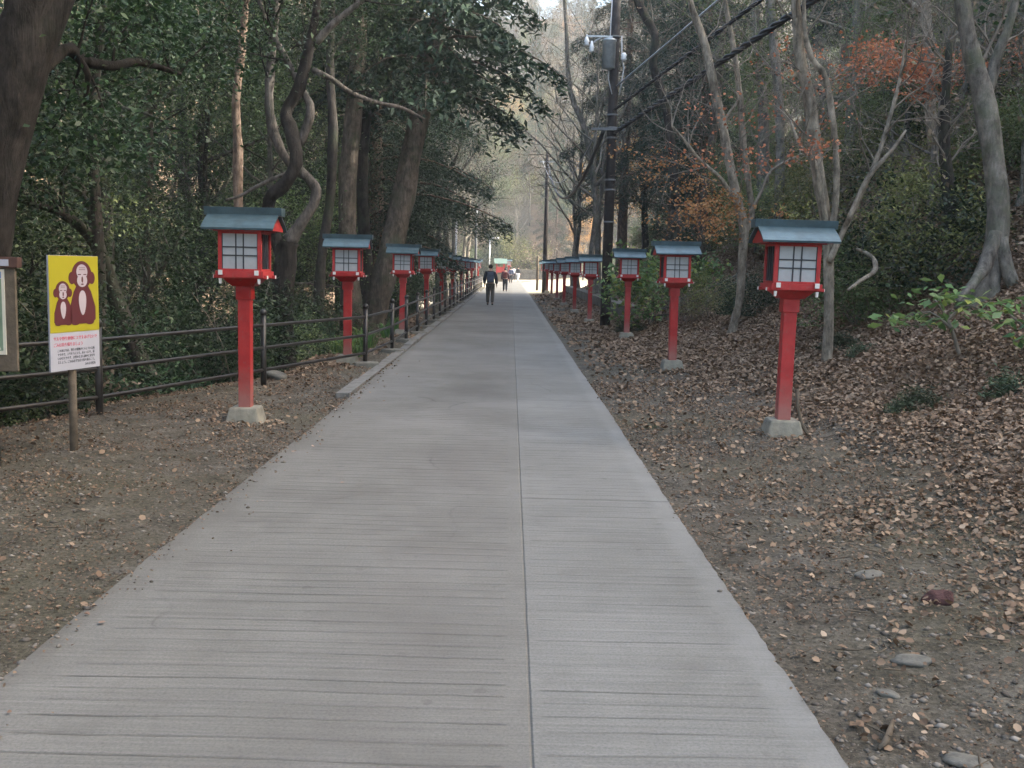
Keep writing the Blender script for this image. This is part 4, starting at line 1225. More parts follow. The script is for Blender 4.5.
# ------------------------------------------------------------------ woods
LBL = {
    'l': ('dense dark evergreen tree in the shaded wood beyond the rail fence', 'evergreens in the wood beyond the fence'),
    'lc': ('tall dark conifer in the shaded wood beyond the rail fence', 'conifers in the wood beyond the fence'),
    'r': ('dark leafy tree on the steep bank behind the right-hand lanterns', 'leafy trees on the right bank'),
    'rc': ('tall dark conifer on the steep bank behind the right-hand lanterns', 'conifers on the right bank'),
    'rb': ('thin bare grey tree on the steep bank behind the right-hand lanterns', 'bare trees on the right bank'),
    'f': ('bare grey tree on the sunlit hillside at the end of the path', 'bare trees on the far hillside'),
    'fe': ('green tree on the sunlit hillside at the end of the path', 'green trees on the far hillside'),
    'fo': ('orange-brown autumn tree on the sunlit hillside at the end of the path', 'autumn trees on the far hillside'),
}
rw = random.Random(3)
# beyond the fence: rows that grow denser and taller with distance
spots = [(-7.2, 13.5), (-9.5, 15.5), (-11, 16.5), (-12, 19), (-8.5, 21), (-15, 24), (-6.0, 25.5), (-10.5, 27), (-19, 30), (-5.4, 31.5), (-13, 33), (-8.4, 35), (-24, 38), (-17, 40), (-6.5, 41),
         (-11, 44), (-29, 47), (-7.5, 50), (-20, 51), (-14, 56), (-9, 60), (-34, 58), (-25, 64), (-16, 70), (-11, 76), (-21, 80), (-31, 76), (-40, 70), (-14, 90), (-24, 95)]
for i, (x, y) in enumerate(spots):
    con = i % 3 == 2 or x < -18
    key = ('cedar%d' % (i % 2)) if con else 'ever%d' % (i % 3)
    if i in (1, 3, 6, 10, 15): key, con = 'light', False
    s = rw.uniform(.85, 1.2)
    place(key, x, y, *(LBL['lc'] if con else ('lighter green tree in the shaded wood beyond the rail fence', 'lighter trees beyond the fence') if key == 'light' else LBL['l']), s=s)
for x, y in ((-6.2, 4.0), (-8.0, 7.2), (-5.8, -1.0), (-9.5, 1.5)):  # unseen evergreens beside and behind the camera, added to shade the left verge
    place('ever%d' % (int(y) % 3), x, y, *LBL['l'], s=1.05)
for x, y, s_ in ((-8.1, 25.5, 1.05), (-10.2, 31.5, 1.1), (-13.6, 41, 1.2), (-17.5, 48, 1.3)):
    place('ever%d' % (int(y) % 3), x, y, *LBL['l'], s=s_)
# the conifers whose crowns hang over the path
place('cedar0', -4.4, 33.0, 'broad dark conifer whose low crown hangs over the far fence-side lanterns', None, 1.3, 1.12)
place('cedar1', -4.2, 39.0, 'dense dark conifer whose low boughs reach over the path', None, 1.25, 1.35)
place('ever0', -6.6, 46, 'dark evergreen leaning over the far part of the fence', None, 1.15, 1.05)
place('cedar1', -5.4, 48.0, 'tall dark conifer behind the overhanging one, close to the fence', None, 1.1, 1.0)
place('ever1', -5.0, 52.0, 'rounded evergreen near the far end of the rail fence', None, 1.1, 1.05)

# right bank
spots = [(11.5, 14, 'bare2'), (8.4, 19.5, 'bare0'), (10.6, 20.5, 'bare1'), (13.5, 18, 'bare2'), (8.2, 25, 'light'), (12.5, 26.5, 'bare1'), (16, 23, 'bare0'), (10.8, 32, 'bare2'),
         (14.8, 31, 'light'), (6.6, 35.5, 'cedar0'), (9.4, 38.5, 'bare1'), (13, 39.5, 'cedar1'), (18, 38, 'ever1'), (6.8, 43, 'cedar1'), (10.2, 46, 'light'), (15, 47, 'cedar0'), (21, 45, 'ever2'), (6.6, 50, 'ever1'),
         (9, 53, 'cedar0'), (13, 55, 'ever0'), (18.5, 55, 'cedar1'), (25, 36, 'cedar1'), (25, 52, 'ever0'), (30, 44, 'cedar0'), (31, 55, 'ever2'), (20, 15, 'bare1'), (21, 22, 'bare2'), (33, 33, 'cedar1'),
         (39, 50, 'cedar0'), (16.5, 13.5, 'bare0'), (46, 57, 'ever2')]
for i, (x, y, key) in enumerate(spots):
    lb = LBL['rb'] if key.startswith('bare') else LBL['rc'] if key.startswith('cedar') else LBL['r']
    if key == 'light': lb = ('pale green leafy tree high on the bank behind the bare trunks' if y < 22 else 'lighter green leafy tree on the bank behind the utility pole' if y < 30 else 'lighter green leafy tree half-way up the bank behind the conifers' if y < 35 else 'lighter green leafy tree on the bank behind the far right-hand lanterns', None)
    place(key, x, y, lb[0], lb[1], s=rw.uniform(.8, 1.1))
place('gold', 6.2, 57, 'orange autumn tree above the far right-hand lanterns', None, .8)
place('gold', 8.5, 118, 'orange autumn tree at the bend of the path', None, .8)
place('gold', 7.0, 49, 'orange-leaved tree on the bank left of the utility pole', None, .7)

for x, y, s_, l_ in ((-3.7, 57, 1.1, 'tall bare tree by the far end of the rail fence'), (3.9, 45, 1.0, 'pale bare tree whose twigs hang over the far lanterns'), (3.6, 57.5, 1.1, 'bare tree just short of the second dark pole'),
                     (-4.2, 66, 1.15, 'bare tree where the rail fence ends'), (5.4, 62, .8, 'bare tree just past the second dark pole'), (-3.6, 75, 1.1, 'pale bare tree left of the sunny clearing'), (-4.6, 84, 1.1, 'pale bare tree beyond the last fence-side lantern')):
    place('bare%d' % (int(y) % 3), x, y, l_, None, s=s_)

for x, y, s_, l_ in ((3.35, 40.5, 1.0, 'wispy bare tree arching over the path beyond the utility pole'), (-3.3, 46, 1.05, 'wispy bare tree reaching over the far end of the fence'), (3.4, 51, 1.0, 'wispy bare tree between the two dark poles'),
                     (-3.5, 62, 1.1, 'wispy bare tree behind the last fence-side lanterns'), (-3.2, 78, 1.2, 'tall wispy bare tree left of the sunny clearing')):
    place('wispy', x, y, l_, None, s=s_)
place('cedar1', 5.2, 47.5, 'dark conifer close behind the utility pole, reaching over the far lanterns', None, 1.1)

# far hillside
for i in range(190):
    y = rw.uniform(120, 235); x = (rw.uniform(-.09, .15) if i < 140 else rw.uniform(-.36, .34)) * y
    if y < 131 and -6 < x < 26: continue
    t = rw.random()
    if t < .50: key, lb = 'bare%d' % rw.randrange(3), LBL['f']
    elif t < .70: key, lb = rw.choice(('brownt', 'gold', 'brownt')), LBL['fo']
    else: key, lb = rw.choice(('ever0', 'light', 'light', 'cedar1')), LBL['fe']
    place(key, x, y, lb[0], lb[1], s=rw.uniform(.75, 1.15))
for i, (x, y) in enumerate([(17, 84), (19, 90), (24, 96), (18, 103), (26, 88), (29, 100), (23, 110), (17, 114), (33, 94), (36, 110), (15, 97), (-8, 104), (-12, 112), (-6.5, 92), (-18, 118), (-9, 84)]):
    key = ('bare0', 'brownt', 'light', 'bare1', 'gold')[i % 5]
    place(key, x, y, 'young tree standing in the sunny clearing at the end of the path', 'young trees round the far clearing', s=.55)

for i in range(34):
    y = rw.uniform(215, 256); x = rw.uniform(-.06, .16) * y
    place(('bare0', 'ever0', 'bare1', 'brownt', 'cedar0')[i % 5], x, y, 'tree on the ridge line of the hillside at the end of the path', 'trees on the far ridge', s=rw.uniform(.9, 1.3))

# undergrowth
def under(key, n, f, lab, grp, smin=.7, smax=1.3):
    for i in range(n):
        x, y = f()
        place(key, x, y, lab, grp, s=rw.uniform(smin, smax), sink=.02)


def on_bank():
    y = rw.uniform(9, 58); return rw.uniform(6.5, 12) + max(0, (16 - y)) * .15, y


def below_fence():
    y = rw.uniform(8.5, 40)
    return -(4.0 + 2.3 * max(0, 15 - y) / 7) - abs(rw.gauss(0, 2.6)), y


under('shrub_dark', 12, on_bank, 'low dark green shrub on the steep right bank', 'dark shrubs on the right bank')
under('shrub_dark2', 7, on_bank, 'tall dark shrub on the steep right bank', 'tall dark shrubs on the right bank', .7, 1.2)
under('shrub_mid', 34, on_bank, 'light green shrub on the steep right bank', 'light green shrubs on the right bank', .5, 1.1)
under('shrub_brown', 30, on_bank, 'brown half-bare shrub on the steep right bank', 'brown shrubs on the right bank')
under('shrub_dark', 20, below_fence, 'low dark shrub on the slope below the rail fence', 'dark shrubs below the fence', .6, 1.2)
under('shrub_dark2', 16, below_fence, 'tall dark shrub on the slope below the rail fence', 'tall shrubs below the fence', .7, 1.4)
under('shrub_mid', 10, below_fence, 'brighter green shrub on the slope below the rail fence', 'bright shrubs below the fence', .4, .9)
under('shrub_brown', 26, below_fence, 'brown twiggy shrub on the slope below the rail fence', 'brown shrubs below the fence')
for i in range(26):
    y = rw.uniform(10, 46); x = rw.uniform(6.4, 13)
    place('bare%d' % (i % 3), x, y, 'thin bare sapling on the right bank', 'bare saplings on the right bank', s=rw.uniform(.28, .5))
for i in range(16):
    y = rw.uniform(12, 44); x = rw.uniform(7.0, 15)
    place('light', x, y, 'small light green tree on the right bank', 'small light trees on the right bank', s=rw.uniform(.28, .5))
for i in range(18):
    y = rw.uniform(12, 38); x = rw.uniform(6.5, 13)
    place('shrub_yellow', x, y, 'pale yellow-green shrub on the steep right bank', 'yellow-green shrubs on the right bank', s=rw.uniform(.7, 1.2))
for i in range(90):
    y = rw.uniform(124, 190); x = rw.uniform(-.08, .14) * y
    place(('shrub_brown', 'shrub_mid', 'shrub_brown', 'shrub_dark', 'shrub_yellow')[i % 5], x, y, 'bush on the sunlit hillside at the end of the path', 'bushes on the far hillside', s=rw.uniform(2.2, 4.0))
# the ones that stand out
for (px, py, Y, key, s, lab) in ((902, 225, 14.6, 'shrub_yellow', 1.1, 'yellow-green bush on the bank between the forked maple and the stout grey trunk'),
                                 (862, 268, 13.9, 'shrub_mid', .8, 'mid green bush left of the yellow-green bush'),
                                 (935, 262, 14.0, 'shrub_dark', 1.3, 'dark bush left of the stout grey trunk'),
                                 (655, 318, 24.0, 'shrub_green', 1.2, 'bright green bush behind the third hillside lantern'),
                                 (688, 305, 21.5, 'shrub_brown', .7, 'dry brown shrub behind the second hillside lantern'),
                                 (757, 295, 19, 'shrub_dark', .75, 'dark green bush between the slim pale tree and the near right lantern'),
                                 (713, 298, 21, 'shrub_yellow', .55, 'small yellow-leaved bush left of the slim pale tree'),
                                 (630, 322, 23.5, 'shrub_dark', .35, 'little dark bush at the foot of the third hillside lantern'),
                                 (848, 282, 13, 'fern', .7, 'green fern clump on the bank right of the forked maple'),
                                 (925, 395, 9.2, 'fern', .6, 'dark fern clump below the bright green sapling'),
                                 (905, 400, 9.1, 'fern', .42, 'small fern left of the dark fern clump'),
                                 (1005, 392, 8.8, 'fern', .6, 'dark fern clump near the right edge of the slope'),
                                 (868, 300, 12.2, 'fern', .5, 'fern tuft at the top of the leaf slope'),
                                 (652, 424, 9.9, 'fern', .22, 'tiny dark weed on the bare soil by the right edge of the path')):
    c = at(px, py, Y)
    place(key, c[0], Y, lab, None, s=s)
for i, (x, y, s) in enumerate([(-2.75, 17.2, .8), (-2.6, 18.4, .9), (-2.9, 19.6, 1.0), (-2.55, 20.6, .8), (-3.2, 18.6, .9), (-2.7, 23.4, .8), (-2.9, 25.6, .8), (-2.5, 16.6, .5)]):
    root = thing('bladed_plant', (x, y, float(H(x, y))), 'green clump of strap leaves behind the rail fence', 'plant', 'strap-leaved clumps behind the fence', rnd.uniform(0, 6))
    root.scale = (s, s, s); link('blades', BLADES, None, root)

# ------------------------------------------------------------------ litter and gravel: uncountable
rng = np.random.default_rng(11)
def scatter(n, dens, xr, yr):
    out = []
    tot = 0
    while tot < n:
        x = rng.uniform(*xr, 60000); y = yr[0] + (yr[1] - yr[0]) * rng.uniform(0, 1, 60000) ** 1.5
        k = rng.uniform(0, 1, 60000) < dens(x, y)
        out.append(np.stack([x[k], y[k]], 1)); tot += k.sum()
    return np.concatenate(out)[:n]


def wave(x, y):
    return np.sin(x * 2.3 + y * 1.1) + np.sin(x * 1.3 - y * 1.9 + 1) + .8 * np.sin(3.1 * y + .7 * x + 2) + .7 * np.sin(5.3 * x - 2.1 * y)


def dens_right(x, y):
    edge = np.interp(y, [3.5, 5, 7, 9, 12, 20], [2.5, 2.6, 3.0, 3.4, 3.0, 2.2]) + .22 * wave(x, y)
    d = sst(edge - .7, edge + .6, x)
    base = .045 + .11 * (wave(x * 2.2, y * 2.2) > .9)
    hp = np.exp(-(((x - 2.75) / .8) ** 2 + ((y - 18.2) / 2.6) ** 2))
    return np.clip(np.maximum(np.maximum(d, base), hp) * (x > XR + .12) * sst(11, 6.5, x), 0, 1)


def dens_left(x, y):
    d = .05 + .10 * (wave(x * 1.7, y * 1.9) > 1.1) + .8 * sst(12, 15, y) * (x < -2.3)
    return d * (x < XL - .06) * (x > -6.5)


XYr = scatter(240000, dens_right, (XR, 10), (1.6, 32)); XYl = scatter(9000, dens_left, (-6.5, XL), (2.0, 30))
XYf = np.concatenate([scatter(60000, lambda x, y: (.25 + .6 * (wave(x * 1.4, y * 1.6) > .0)) * (x > XR + .02), (XR, 6.5), (1.6, 14)),
                      scatter(42000, lambda x, y: (.25 + .6 * (wave(x * 1.4, y * 1.6) > .1)) * (x < XL - .02), (-6.0, XL), (1.9, 15))])
XYr = np.concatenate([XYr, scatter(16000, lambda x, y: .25 + .75 * (x > 1.9 + .3 * wave(x, y)), (XR + .1, 9), (30, 58))])
bank_ = []
for fx, fy in lrow[:3] + rrow[:4]:
    a_ = rng.uniform(0, 6.28, 90); q_ = .2 + np.abs(rng.normal(0, .13, 90)); bank_.append(np.stack([fx + np.cos(a_) * q_, fy + np.sin(a_) * q_], 1))
XYr = np.concatenate([XYr] + bank_)
nbig = len(XYr) + len(XYl)
sy_ = 1.9 + 14 * rng.uniform(0, 1, 1100) ** 1.6
sp_ = np.stack([np.where(rng.uniform(0, 1, 1100) < .75, XL + rng.exponential(.06, 1100) - .03, XR - rng.exponential(.015, 1100) + .03), sy_], 1)
XYf = np.concatenate([XYf, sp_])
XY = np.concatenate([XYr, XYl, XYf])


def HG(x, y):
    return np.where((x > XL - .01) & (x < XR + .01), np.maximum(H(x, y), .014), H(x, y))


C = np.stack([XY[:, 0], XY[:, 1], HG(XY[:, 0], XY[:, 1]) + rng.uniform(.004, .035, len(XY))], 1)
sz = .023 + .0020 * C[:, 1]
sz[nbig:] = .009 + .0012 * C[nbig:, 1]
C[nbig:, 2] -= np.where((XY[nbig:, 0] > XL) & (XY[nbig:, 0] < XR), 0, .012)
V, F = litter_leaves(rng, C, sz, 1.5)
lo = link('leaf_litter', np_mesh('leaf_litter', V, F, np.repeat(np.clip(rng.beta(2, 2.2, len(F) // 2), 0, 1) * np.where(np.arange(len(F) // 2) < nbig, .9, .6), 2)), M['leaf_litter'])
tag(lo, 'brown fallen leaves lying thick over the slope and thinly over the soil', 'leaves', kind='stuff')
# a few stray leaves on the concrete
XYp = np.stack([rng.uniform(XL + .03, XR - .03, 46), 2.4 + 20 * rng.uniform(0, 1, 46) ** 1.4], 1)
XYp[:, 0] = np.where(rng.uniform(0, 1, 46) < .93, XL + .02 + rng.exponential(.18, 46), XYp[:, 0])
C = np.stack([XYp[:, 0], XYp[:, 1], np.full(46, .02)], 1)
V, F = litter_leaves(rng, C, np.full(46, .027), 2.5)
so = link('stray_leaves', np_mesh('stray_leaves', V, F, np.repeat(rng.uniform(.3, .95, 46), 2)), M['leaf_litter'])
tag(so, 'stray dry leaves along the left margin of the concrete path', 'leaves', kind='stuff')

OCT = np.array([(1, 0, 0), (-1, 0, 0), (0, 1, 0), (0, -1, 0), (0, 0, 1), (0, 0, -1)], float)
OCF = np.array([(0, 2, 4), (2, 1, 4), (1, 3, 4), (3, 0, 4), (2, 0, 5), (1, 2, 5), (3, 1, 5), (0, 3, 5)])
def pebbles(XY, smin, smax):
    n = len(XY)
    s = smin * (smax / smin) ** (rng.uniform(0, 1, n) ** 2.2)
    a = rng.uniform(0, 6.28, n)
    ax = np.stack([s * rng.uniform(.8, 1.3, n), s * rng.uniform(.6, 1.0, n), s * rng.uniform(.35, .6, n)], 1)
    v = OCT[None] * (1 + rng.uniform(-.25, .25, (n, 6, 1))) * ax[:, None]
    c, sn = np.cos(a)[:, None], np.sin(a)[:, None]
    vx = v[..., 0] * c - v[..., 1] * sn; vy = v[..., 0] * sn + v[..., 1] * c
    z = HG(XY[:, 0], XY[:, 1])
    V = np.stack([vx + XY[:, 0:1], vy + XY[:, 1:2], v[..., 2] + (z + ax[:, 2] * .25)[:, None]], -1).reshape(-1, 3)
    F = (OCF[None] + (np.arange(n) * 6)[:, None, None]).reshape(-1, 3)
    return V, F, np.repeat(np.clip(rng.beta(2, 2.4, n), 0, 1), 8)


pr_ = scatter(17000, lambda x, y: (.35 + .4 * (wave(x * 1.6, y * 1.4 + 3) > .3)) * (x > XR + .03) * sst(5.2, 3.2, x), (XR, 5.4), (1.8, 16))
pl_ = scatter(16000, lambda x, y: (.4 + .5 * (wave(x * 1.6, y * 1.4 + 3) > .2)) * (x < XL - .03) * sst(-5.5, -4.2, x), (-5.5, XL), (1.8, 20))
V, F, vv = pebbles(np.concatenate([pr_, pl_, sp_[::3] + rng.normal(0, .02, sp_[::3].shape)]), .004, .026)
gr = link('gravel', np_mesh('gravel', V, F, vv), M['pebble']); tag(gr, 'loose grey gravel scattered over the soil on both verges', 'gravel', kind='stuff')


mb = MB()
tw_xy = np.concatenate([scatter(420, dens_right, (XR, 9), (1.8, 16)), scatter(200, lambda x, y: .5 * (x < XL - .05), (-6, XL), (2, 16)), scatter(160, lambda x, y: .5 * (x > XR + .05), (XR, 4), (1.8, 10))])
for x_, y_ in tw_xy:
    a_ = rng.uniform(0, 6.28); L_ = rng.uniform(.05, .2); k_ = rng.normal(0, .05)
    pts = [(x_ + math.cos(a_ + k_ * t * 6) * L_ * t, y_ + math.sin(a_ + k_ * t * 6) * L_ * t) for t in (-.5, -.1, .25, .5)]
    mb.tube([(p[0], p[1], float(HG(p[0], p[1])) + .012 + .01 * i) for i, p in enumerate(pts)], [.0035, .004, .003, .0015], 4, cap=False)
tag(mb.build('fallen_twigs', M['wood']), 'thin dry twigs scattered over the soil and leaves', 'twigs', kind='stuff')


def rock(label, px, py, r, m, seed, cat='rock', name='rock', sq=.6):
    d = _C3 @ Vector(((px - 512) / FPX, (384 - py) / FPX, -1.0)); t = 1.0
    while CAMZ + d.z * t > float(H(d.x * t, d.y * t)) and t < 60: t += .02
    bm = bmesh.new(); bmesh.ops.create_icosphere(bm, subdivisions=3, radius=1)
    rg = np.random.default_rng(seed); k = rg.normal(0, 1, (6, 3)) * 2.2; ph = rg.uniform(0, 6, 6)
    for v in bm.verts:
        w = sum(math.sin(float(np.dot(k[i], v.co)) + ph[i]) for i in range(6)) * .065
        v.co *= (1 + w); v.co.x *= r * 1.25; v.co.y *= r * .85; v.co.z *= r * sq
    me = bpy.data.meshes.new(name); bm.to_mesh(me); bm.free()
    me.polygons.foreach_set('use_smooth', [True] * len(me.polygons))
    o = link(name, me, m); o.location = (d.x * t, d.y * t, float(H(d.x * t, d.y * t)) + r * sq * .3); o.rotation_euler = (0, .1, seed)
    tag(o, label, cat)


rock('dark reddish clod of earth on the leafy soil at lower right', 939, 603, .052, M['clod'], 3, 'clod', 'earth_clod', .75)
rock('flat pale grey stone half sunk in the soil below the earth clod', 912, 663, .062, M['stone'], 9, sq=.35)
rock('small whitish stone near the right edge of the path', 887, 697, .032, M['stone'], 12, sq=.5)
rock('broad flat stone at the bottom right of the photo', 965, 764, .07, M['stone'], 15, sq=.3)
rock('pale flat stone above the earth clod', 867, 577, .06, M['stone'], 16, sq=.3)
rock('grey stone under the rail fence by the crooked tree', 274, 378, .16, M['stone'], 18, sq=.5)
g0, g1 = at(886, 733, 3.2), at(905, 716, 3.35)
mb = MB(); zz0 = float(H(g0[0], g0[1])) + .02
mb.tube([(g0[0] - .03, g0[1] - .02, zz0 - .01), (g0[0], g0[1], zz0 + .005), (g0[0] + .04, g0[1] + .07, zz0 + .01), (g0[0] + .09, g0[1] + .17, zz0)], [.006, .012, .011, .006], 6)
tag(mb.build('stick', M['wood']), 'short dark stick on the soil near the bottom right', 'stick')

# ------------------------------------------------------------------ utility poles and wires
def hpole(label, base, top_z, r0, r1, m, name='utility_pole'):
    root = thing(name, base, label, 'pole')
    mb = MB(); mb.tube([(0, 0, -.5), (0, 0, top_z * .5), (0, 0, top_z)], [r0, (r0 + r1) / 2, r1], 16); mb.build('shaft', m, root)
    return root


bx = at(605, 325, 26.6); pz = float(H(bx[0], 26.6))
up = hpole('tall dark utility pole with grey transformer can behind the third hillside lantern', (bx[0], 26.6, pz), 11.5, .142, .10, M['pole'])
zpx = lambda py, Y=26.6: float(at(608, py, Y)[2]) - pz
for py in (37, 115, 128, 138, 180, 190, 222):
    mb = MB(); z = zpx(py); mb.lathe([(.12, z - .025), (.146, z - .02), (.146, z + .02), (.12, z + .025)], 14); mb.build('band', M['pole_grey'], up)
mb = MB(); z0, z1 = zpx(70), zpx(42)
mb.lathe([(.10, z0 - .03), (.17, z0), (.175, z1 - .05), (.185, z1 - .04), (.185, z1), (.06, z1 + .06)], 16, -.17, -.24); tr_ = mb.build('transformer', M['metal'], up)
mb = MB(); mb.tube([(-.17, -.24, z1 + .02), (-.32, -.28, z1 + .06), (-.5, -.3, z1 - .02), (-.62, -.3, z1 - .12)], .02, 6); mb.build('bushing_lead', M['cable_grey'], tr_)
for dx, dz in ((-.62, -.15), (-.75, .0)):
    mb = MB(); z = z1 + dz; mb.lathe([(.03, z - .18), (.075, z - .16), (.05, z - .10), (.07, z - .06), (.045, z), (.02, z + .1)], 10, dx, -.3); mb.build('insulator', M['porcelain'], up)
mb = MB(); z = zpx(58); mb.lathe([(.04, z - .1), (.08, z - .06), (.06, z), (.08, z + .05), (.03, z + .1)], 10, .22, -.18); mb.build('insulator', M['porcelain'], up)
mb = MB(); mb.box(-.78, -.1, -.33, -.27, z1 + .045, z1 + .085); mb.build('bracket_arm', M['metal'], up)
mb = MB(); z = zpx(130); mb.box(-.55, .3, -.20, -.14, z - .03, z + .03); mb.build('crossarm', M['pole_grey'], up)
mb = MB(); mb.tube([(.16, -.05, zpx(36)), (.18, -.1, zpx(60)), (.24, -.12, zpx(68)), (.2, -.12, zpx(80)), (.15, -.1, zpx(95))], .018, 6); mb.build('drop_lead', M['cable_grey'], up)
mb = MB(); mb.tube([(-.12, -.1, zpx(0)), (-.14, -.12, zpx(30)), (-.15, -.13, zpx(80)), (-.05, -.15, zpx(95))], .014, 6); mb.build('drop_lead', M['cable_grey'], up)

bx2 = at(544, 293, 62); p2 = hpole('second dark utility pole, at the far end of the hillside lanterns', (bx2[0], 62, float(H(bx2[0], 62))), 8.6, .15, .11, M['pole'])
mb = MB(); mb.box(-.5, .5, -.17, -.12, 7.9, 7.97); mb.build('crossarm', M['metal'], p2)
bx3 = at(537, 290, 68); hpole('short weathered wooden post beside the second utility pole', (bx3[0], 68, float(H(bx3[0], 68))), 2.3, .09, .08, M['wood'], 'wooden_post')
bx4 = at(461, 290, 52); hpole('thin white pole rising behind the far fence-side lanterns', (bx4[0] - .3, 52, float(H(bx4[0], 52))), 3.9, .06, .05, M['porcelain'], 'white_pole')
bx5 = at(475, 292, 64); hpole('grey steel pole near the end of the fence-side lanterns', (bx5[0], 64, float(H(bx5[0], 64))), 5.2, .09, .07, M['pole_grey'], 'steel_pole')

# street lamp by the clearing
bx6 = at(489, 282, 92); sl = hpole('grey street lamp with a curved arm at the end of the fence', (bx6[0], 92, float(H(bx6[0], 92))), 4.0, .07, .05, M['metal'], 'street_lamp')
mb = MB(); mb.tube([(0, 0, 3.9), (.15, 0, 4.1), (.45, 0, 4.18)], .035, 6); a_ = mb.build('arm', M['metal'], sl)
mb = MB(); mb.box(.4, .85, -.1, .1, 4.12, 4.22); mb.build('lamp_head', M['porcelain'], sl, .02)


def wire(label, P0, P1, sag, r, m, twist=False, name='overhead_wire'):
    P0, P1 = np.array(P0, float), np.array(P1, float)
    t = np.linspace(0, 1, 40); pts = P0 + (P1 - P0) * t[:, None]; pts[:, 2] -= sag * 4 * t * (1 - t)
    mb = MB()
    if twist:
        for ph in (0, 2.1, 4.2):
            tt = np.linspace(0, 1, 260); q = P0 + (P1 - P0) * tt[:, None]; q[:, 2] -= sag * 4 * tt * (1 - tt)
            L = np.linalg.norm(P1 - P0); an = tt * L / 1.3 * 6.28 + ph
            q[:, 0] += np.cos(an) * r * .95; q[:, 2] += np.sin(an) * r * .95
            mb.tube(q, r * .85, 5)
    else:
        mb.tube(pts, r, 6)
    tag(mb.build(name, m), label, 'wire')


def through(p0, q, Yend):
    """carry the line from p0 through q on to distance Yend"""
    t = (Yend - p0[1]) / (q[1] - p0[1]); return p0 + (q - p0) * t


W0 = at(617, 86, 26.5); Q = at(716, 0, 18.6); E1 = through(W0, Q, -14); 
wire('pale grey overhead wire running from the transformer pole to the upper right', W0, E1, .06, .022, M['cable_grey'])
W1 = at(614, 110, 26.5); Q = at(757, 0, 16.8); E2 = through(W1, Q, -14); 
wire('thin twisted black overhead cable, middle one from the pole', W1, E2, .06, .024, M['cable'], True, 'overhead_cable')
W2 = at(615, 132, 26.5); Q = at(808, 0, 14.5); E3 = through(W2, Q, -14); 
wire('thick twisted black overhead cable, lowest of those going to the upper right', W2, E3, .06, .034, M['cable'], True, 'overhead_cable')
W3 = at(603, 132, 26.5)
wire('thick black cable sagging from the near pole to the second pole', W3, np.array([bx2[0], 61.9, 7.9]), 1.9, .055, M['cable'], False, 'overhead_cable')
W4 = at(600, 124, 26.5)
wire('thin grey wire sagging from the near pole to the second pole', W4, np.array([bx2[0] - .3, 61.9, 8.0]), 1.4, .016, M['cable_grey'])

# ------------------------------------------------------------------ low fence and wall on the right
a, b = at(628, 322, 25.0), at(735, 318, 22.6)
lf = thing('low_fence', (a[0], 25.0, float(H(a[0], 25.0))), 'low grey pipe fence behind the second and third hillside lanterns', 'fence')
ox, oy, oz = lf.location
NP = 5
P3 = []
for k in range(NP):
    q = a + (b - a) * k / (NP - 1); P3.append((q[0] - ox, q[1] - oy, float(H(q[0], q[1])) - oz))
for q in P3:
    mb = MB(); mb.tube([(q[0], q[1], q[2] - .3), (q[0], q[1], q[2] + .55)], .028, 8); mb.build('post', M['stone'], lf)
for h in (.18, .34, .50):
    mb = MB(); mb.tube([(q[0], q[1], q[2] + h) for q in P3], .02, 7); mb.build('rail', M['stone'], lf)

mb = MB()
rw2 = random.Random(5)
y = 27.6
while y < 58:
    for c in range(2):
        yy = y + (.3 if c else 0)
        mb.box(3.25 - .08 * c + rw2.uniform(-.02, .02), 3.62, yy, yy + .58, -.1 + c * .33, .225 + c * .33)
    y += .6
wl = mb.build('stone_wall', M['stone'], bevel=.02); tag(wl, 'low dark stone block wall behind the far right-hand lanterns', 'wall')

# far stone wall at the bend
mb = MB()
for k in range(22):
    for c in range(3):
        x = -1.0 + k * .75 + (.35 if c % 2 else 0)
        mb.box(x, x + .72, 126.6 + .03 * x + rw2.uniform(-.04, .04), 127.6 + .03 * x, -.2 + c * .5, .28 + c * .5)
fw_ = mb.build('boulder_wall', M['stone'], bevel=.05); tag(fw_, 'grey stone retaining wall at the bend where the path ends', 'wall')

# small roofed board with red posts near the clearing
sx = float(at(500, 280, 104)[0])
sh = thing('shrine_shelter', (sx, 104, float(H(sx, 104))), 'small red-posted shelter with a pale green roof where the path bends', 'shelter', rz=.15)
mb = MB(); mb.box(-.95, .95, -.4, .4, -.1, .9); mb.build('base', M['wood'], sh, .02)
for x in (-.75, .75):
    mb = MB(); mb.box(x - .14, x + .14, -.14, .14, .9, 2.25); mb.build('post', M['red'], sh)
mb = MB(); mb.box(-.6, .6, -.05, .05, 1.15, 1.85); mb.build('board', M['red'], sh)
mb = MB(); mb.prism([(-.9, 2.2), (0, 2.75), (.9, 2.2), (.9, 2.27), (0, 2.85), (-.9, 2.27)], -1.35, 1.35); mb.build('roof', flat('green_roof', (.09, .14, .12), .5, .2, 5), sh)
sh.scale = (.5, .5, .85)
for k, (px, Y) in enumerate(((478, 84), (508.5, 112))):
    x = float(at(px, 280, Y)[0])
    dup(LAN, (x, Y, float(H(x, Y)) - .02), .1, (1, 1, 1.25 if k else 1.1), (0, 0), ('far red lantern beside the grey street lamp', 'farthest red lantern, right of the green-roofed shelter')[k], 'red lanterns at the far clearing', LANCH)

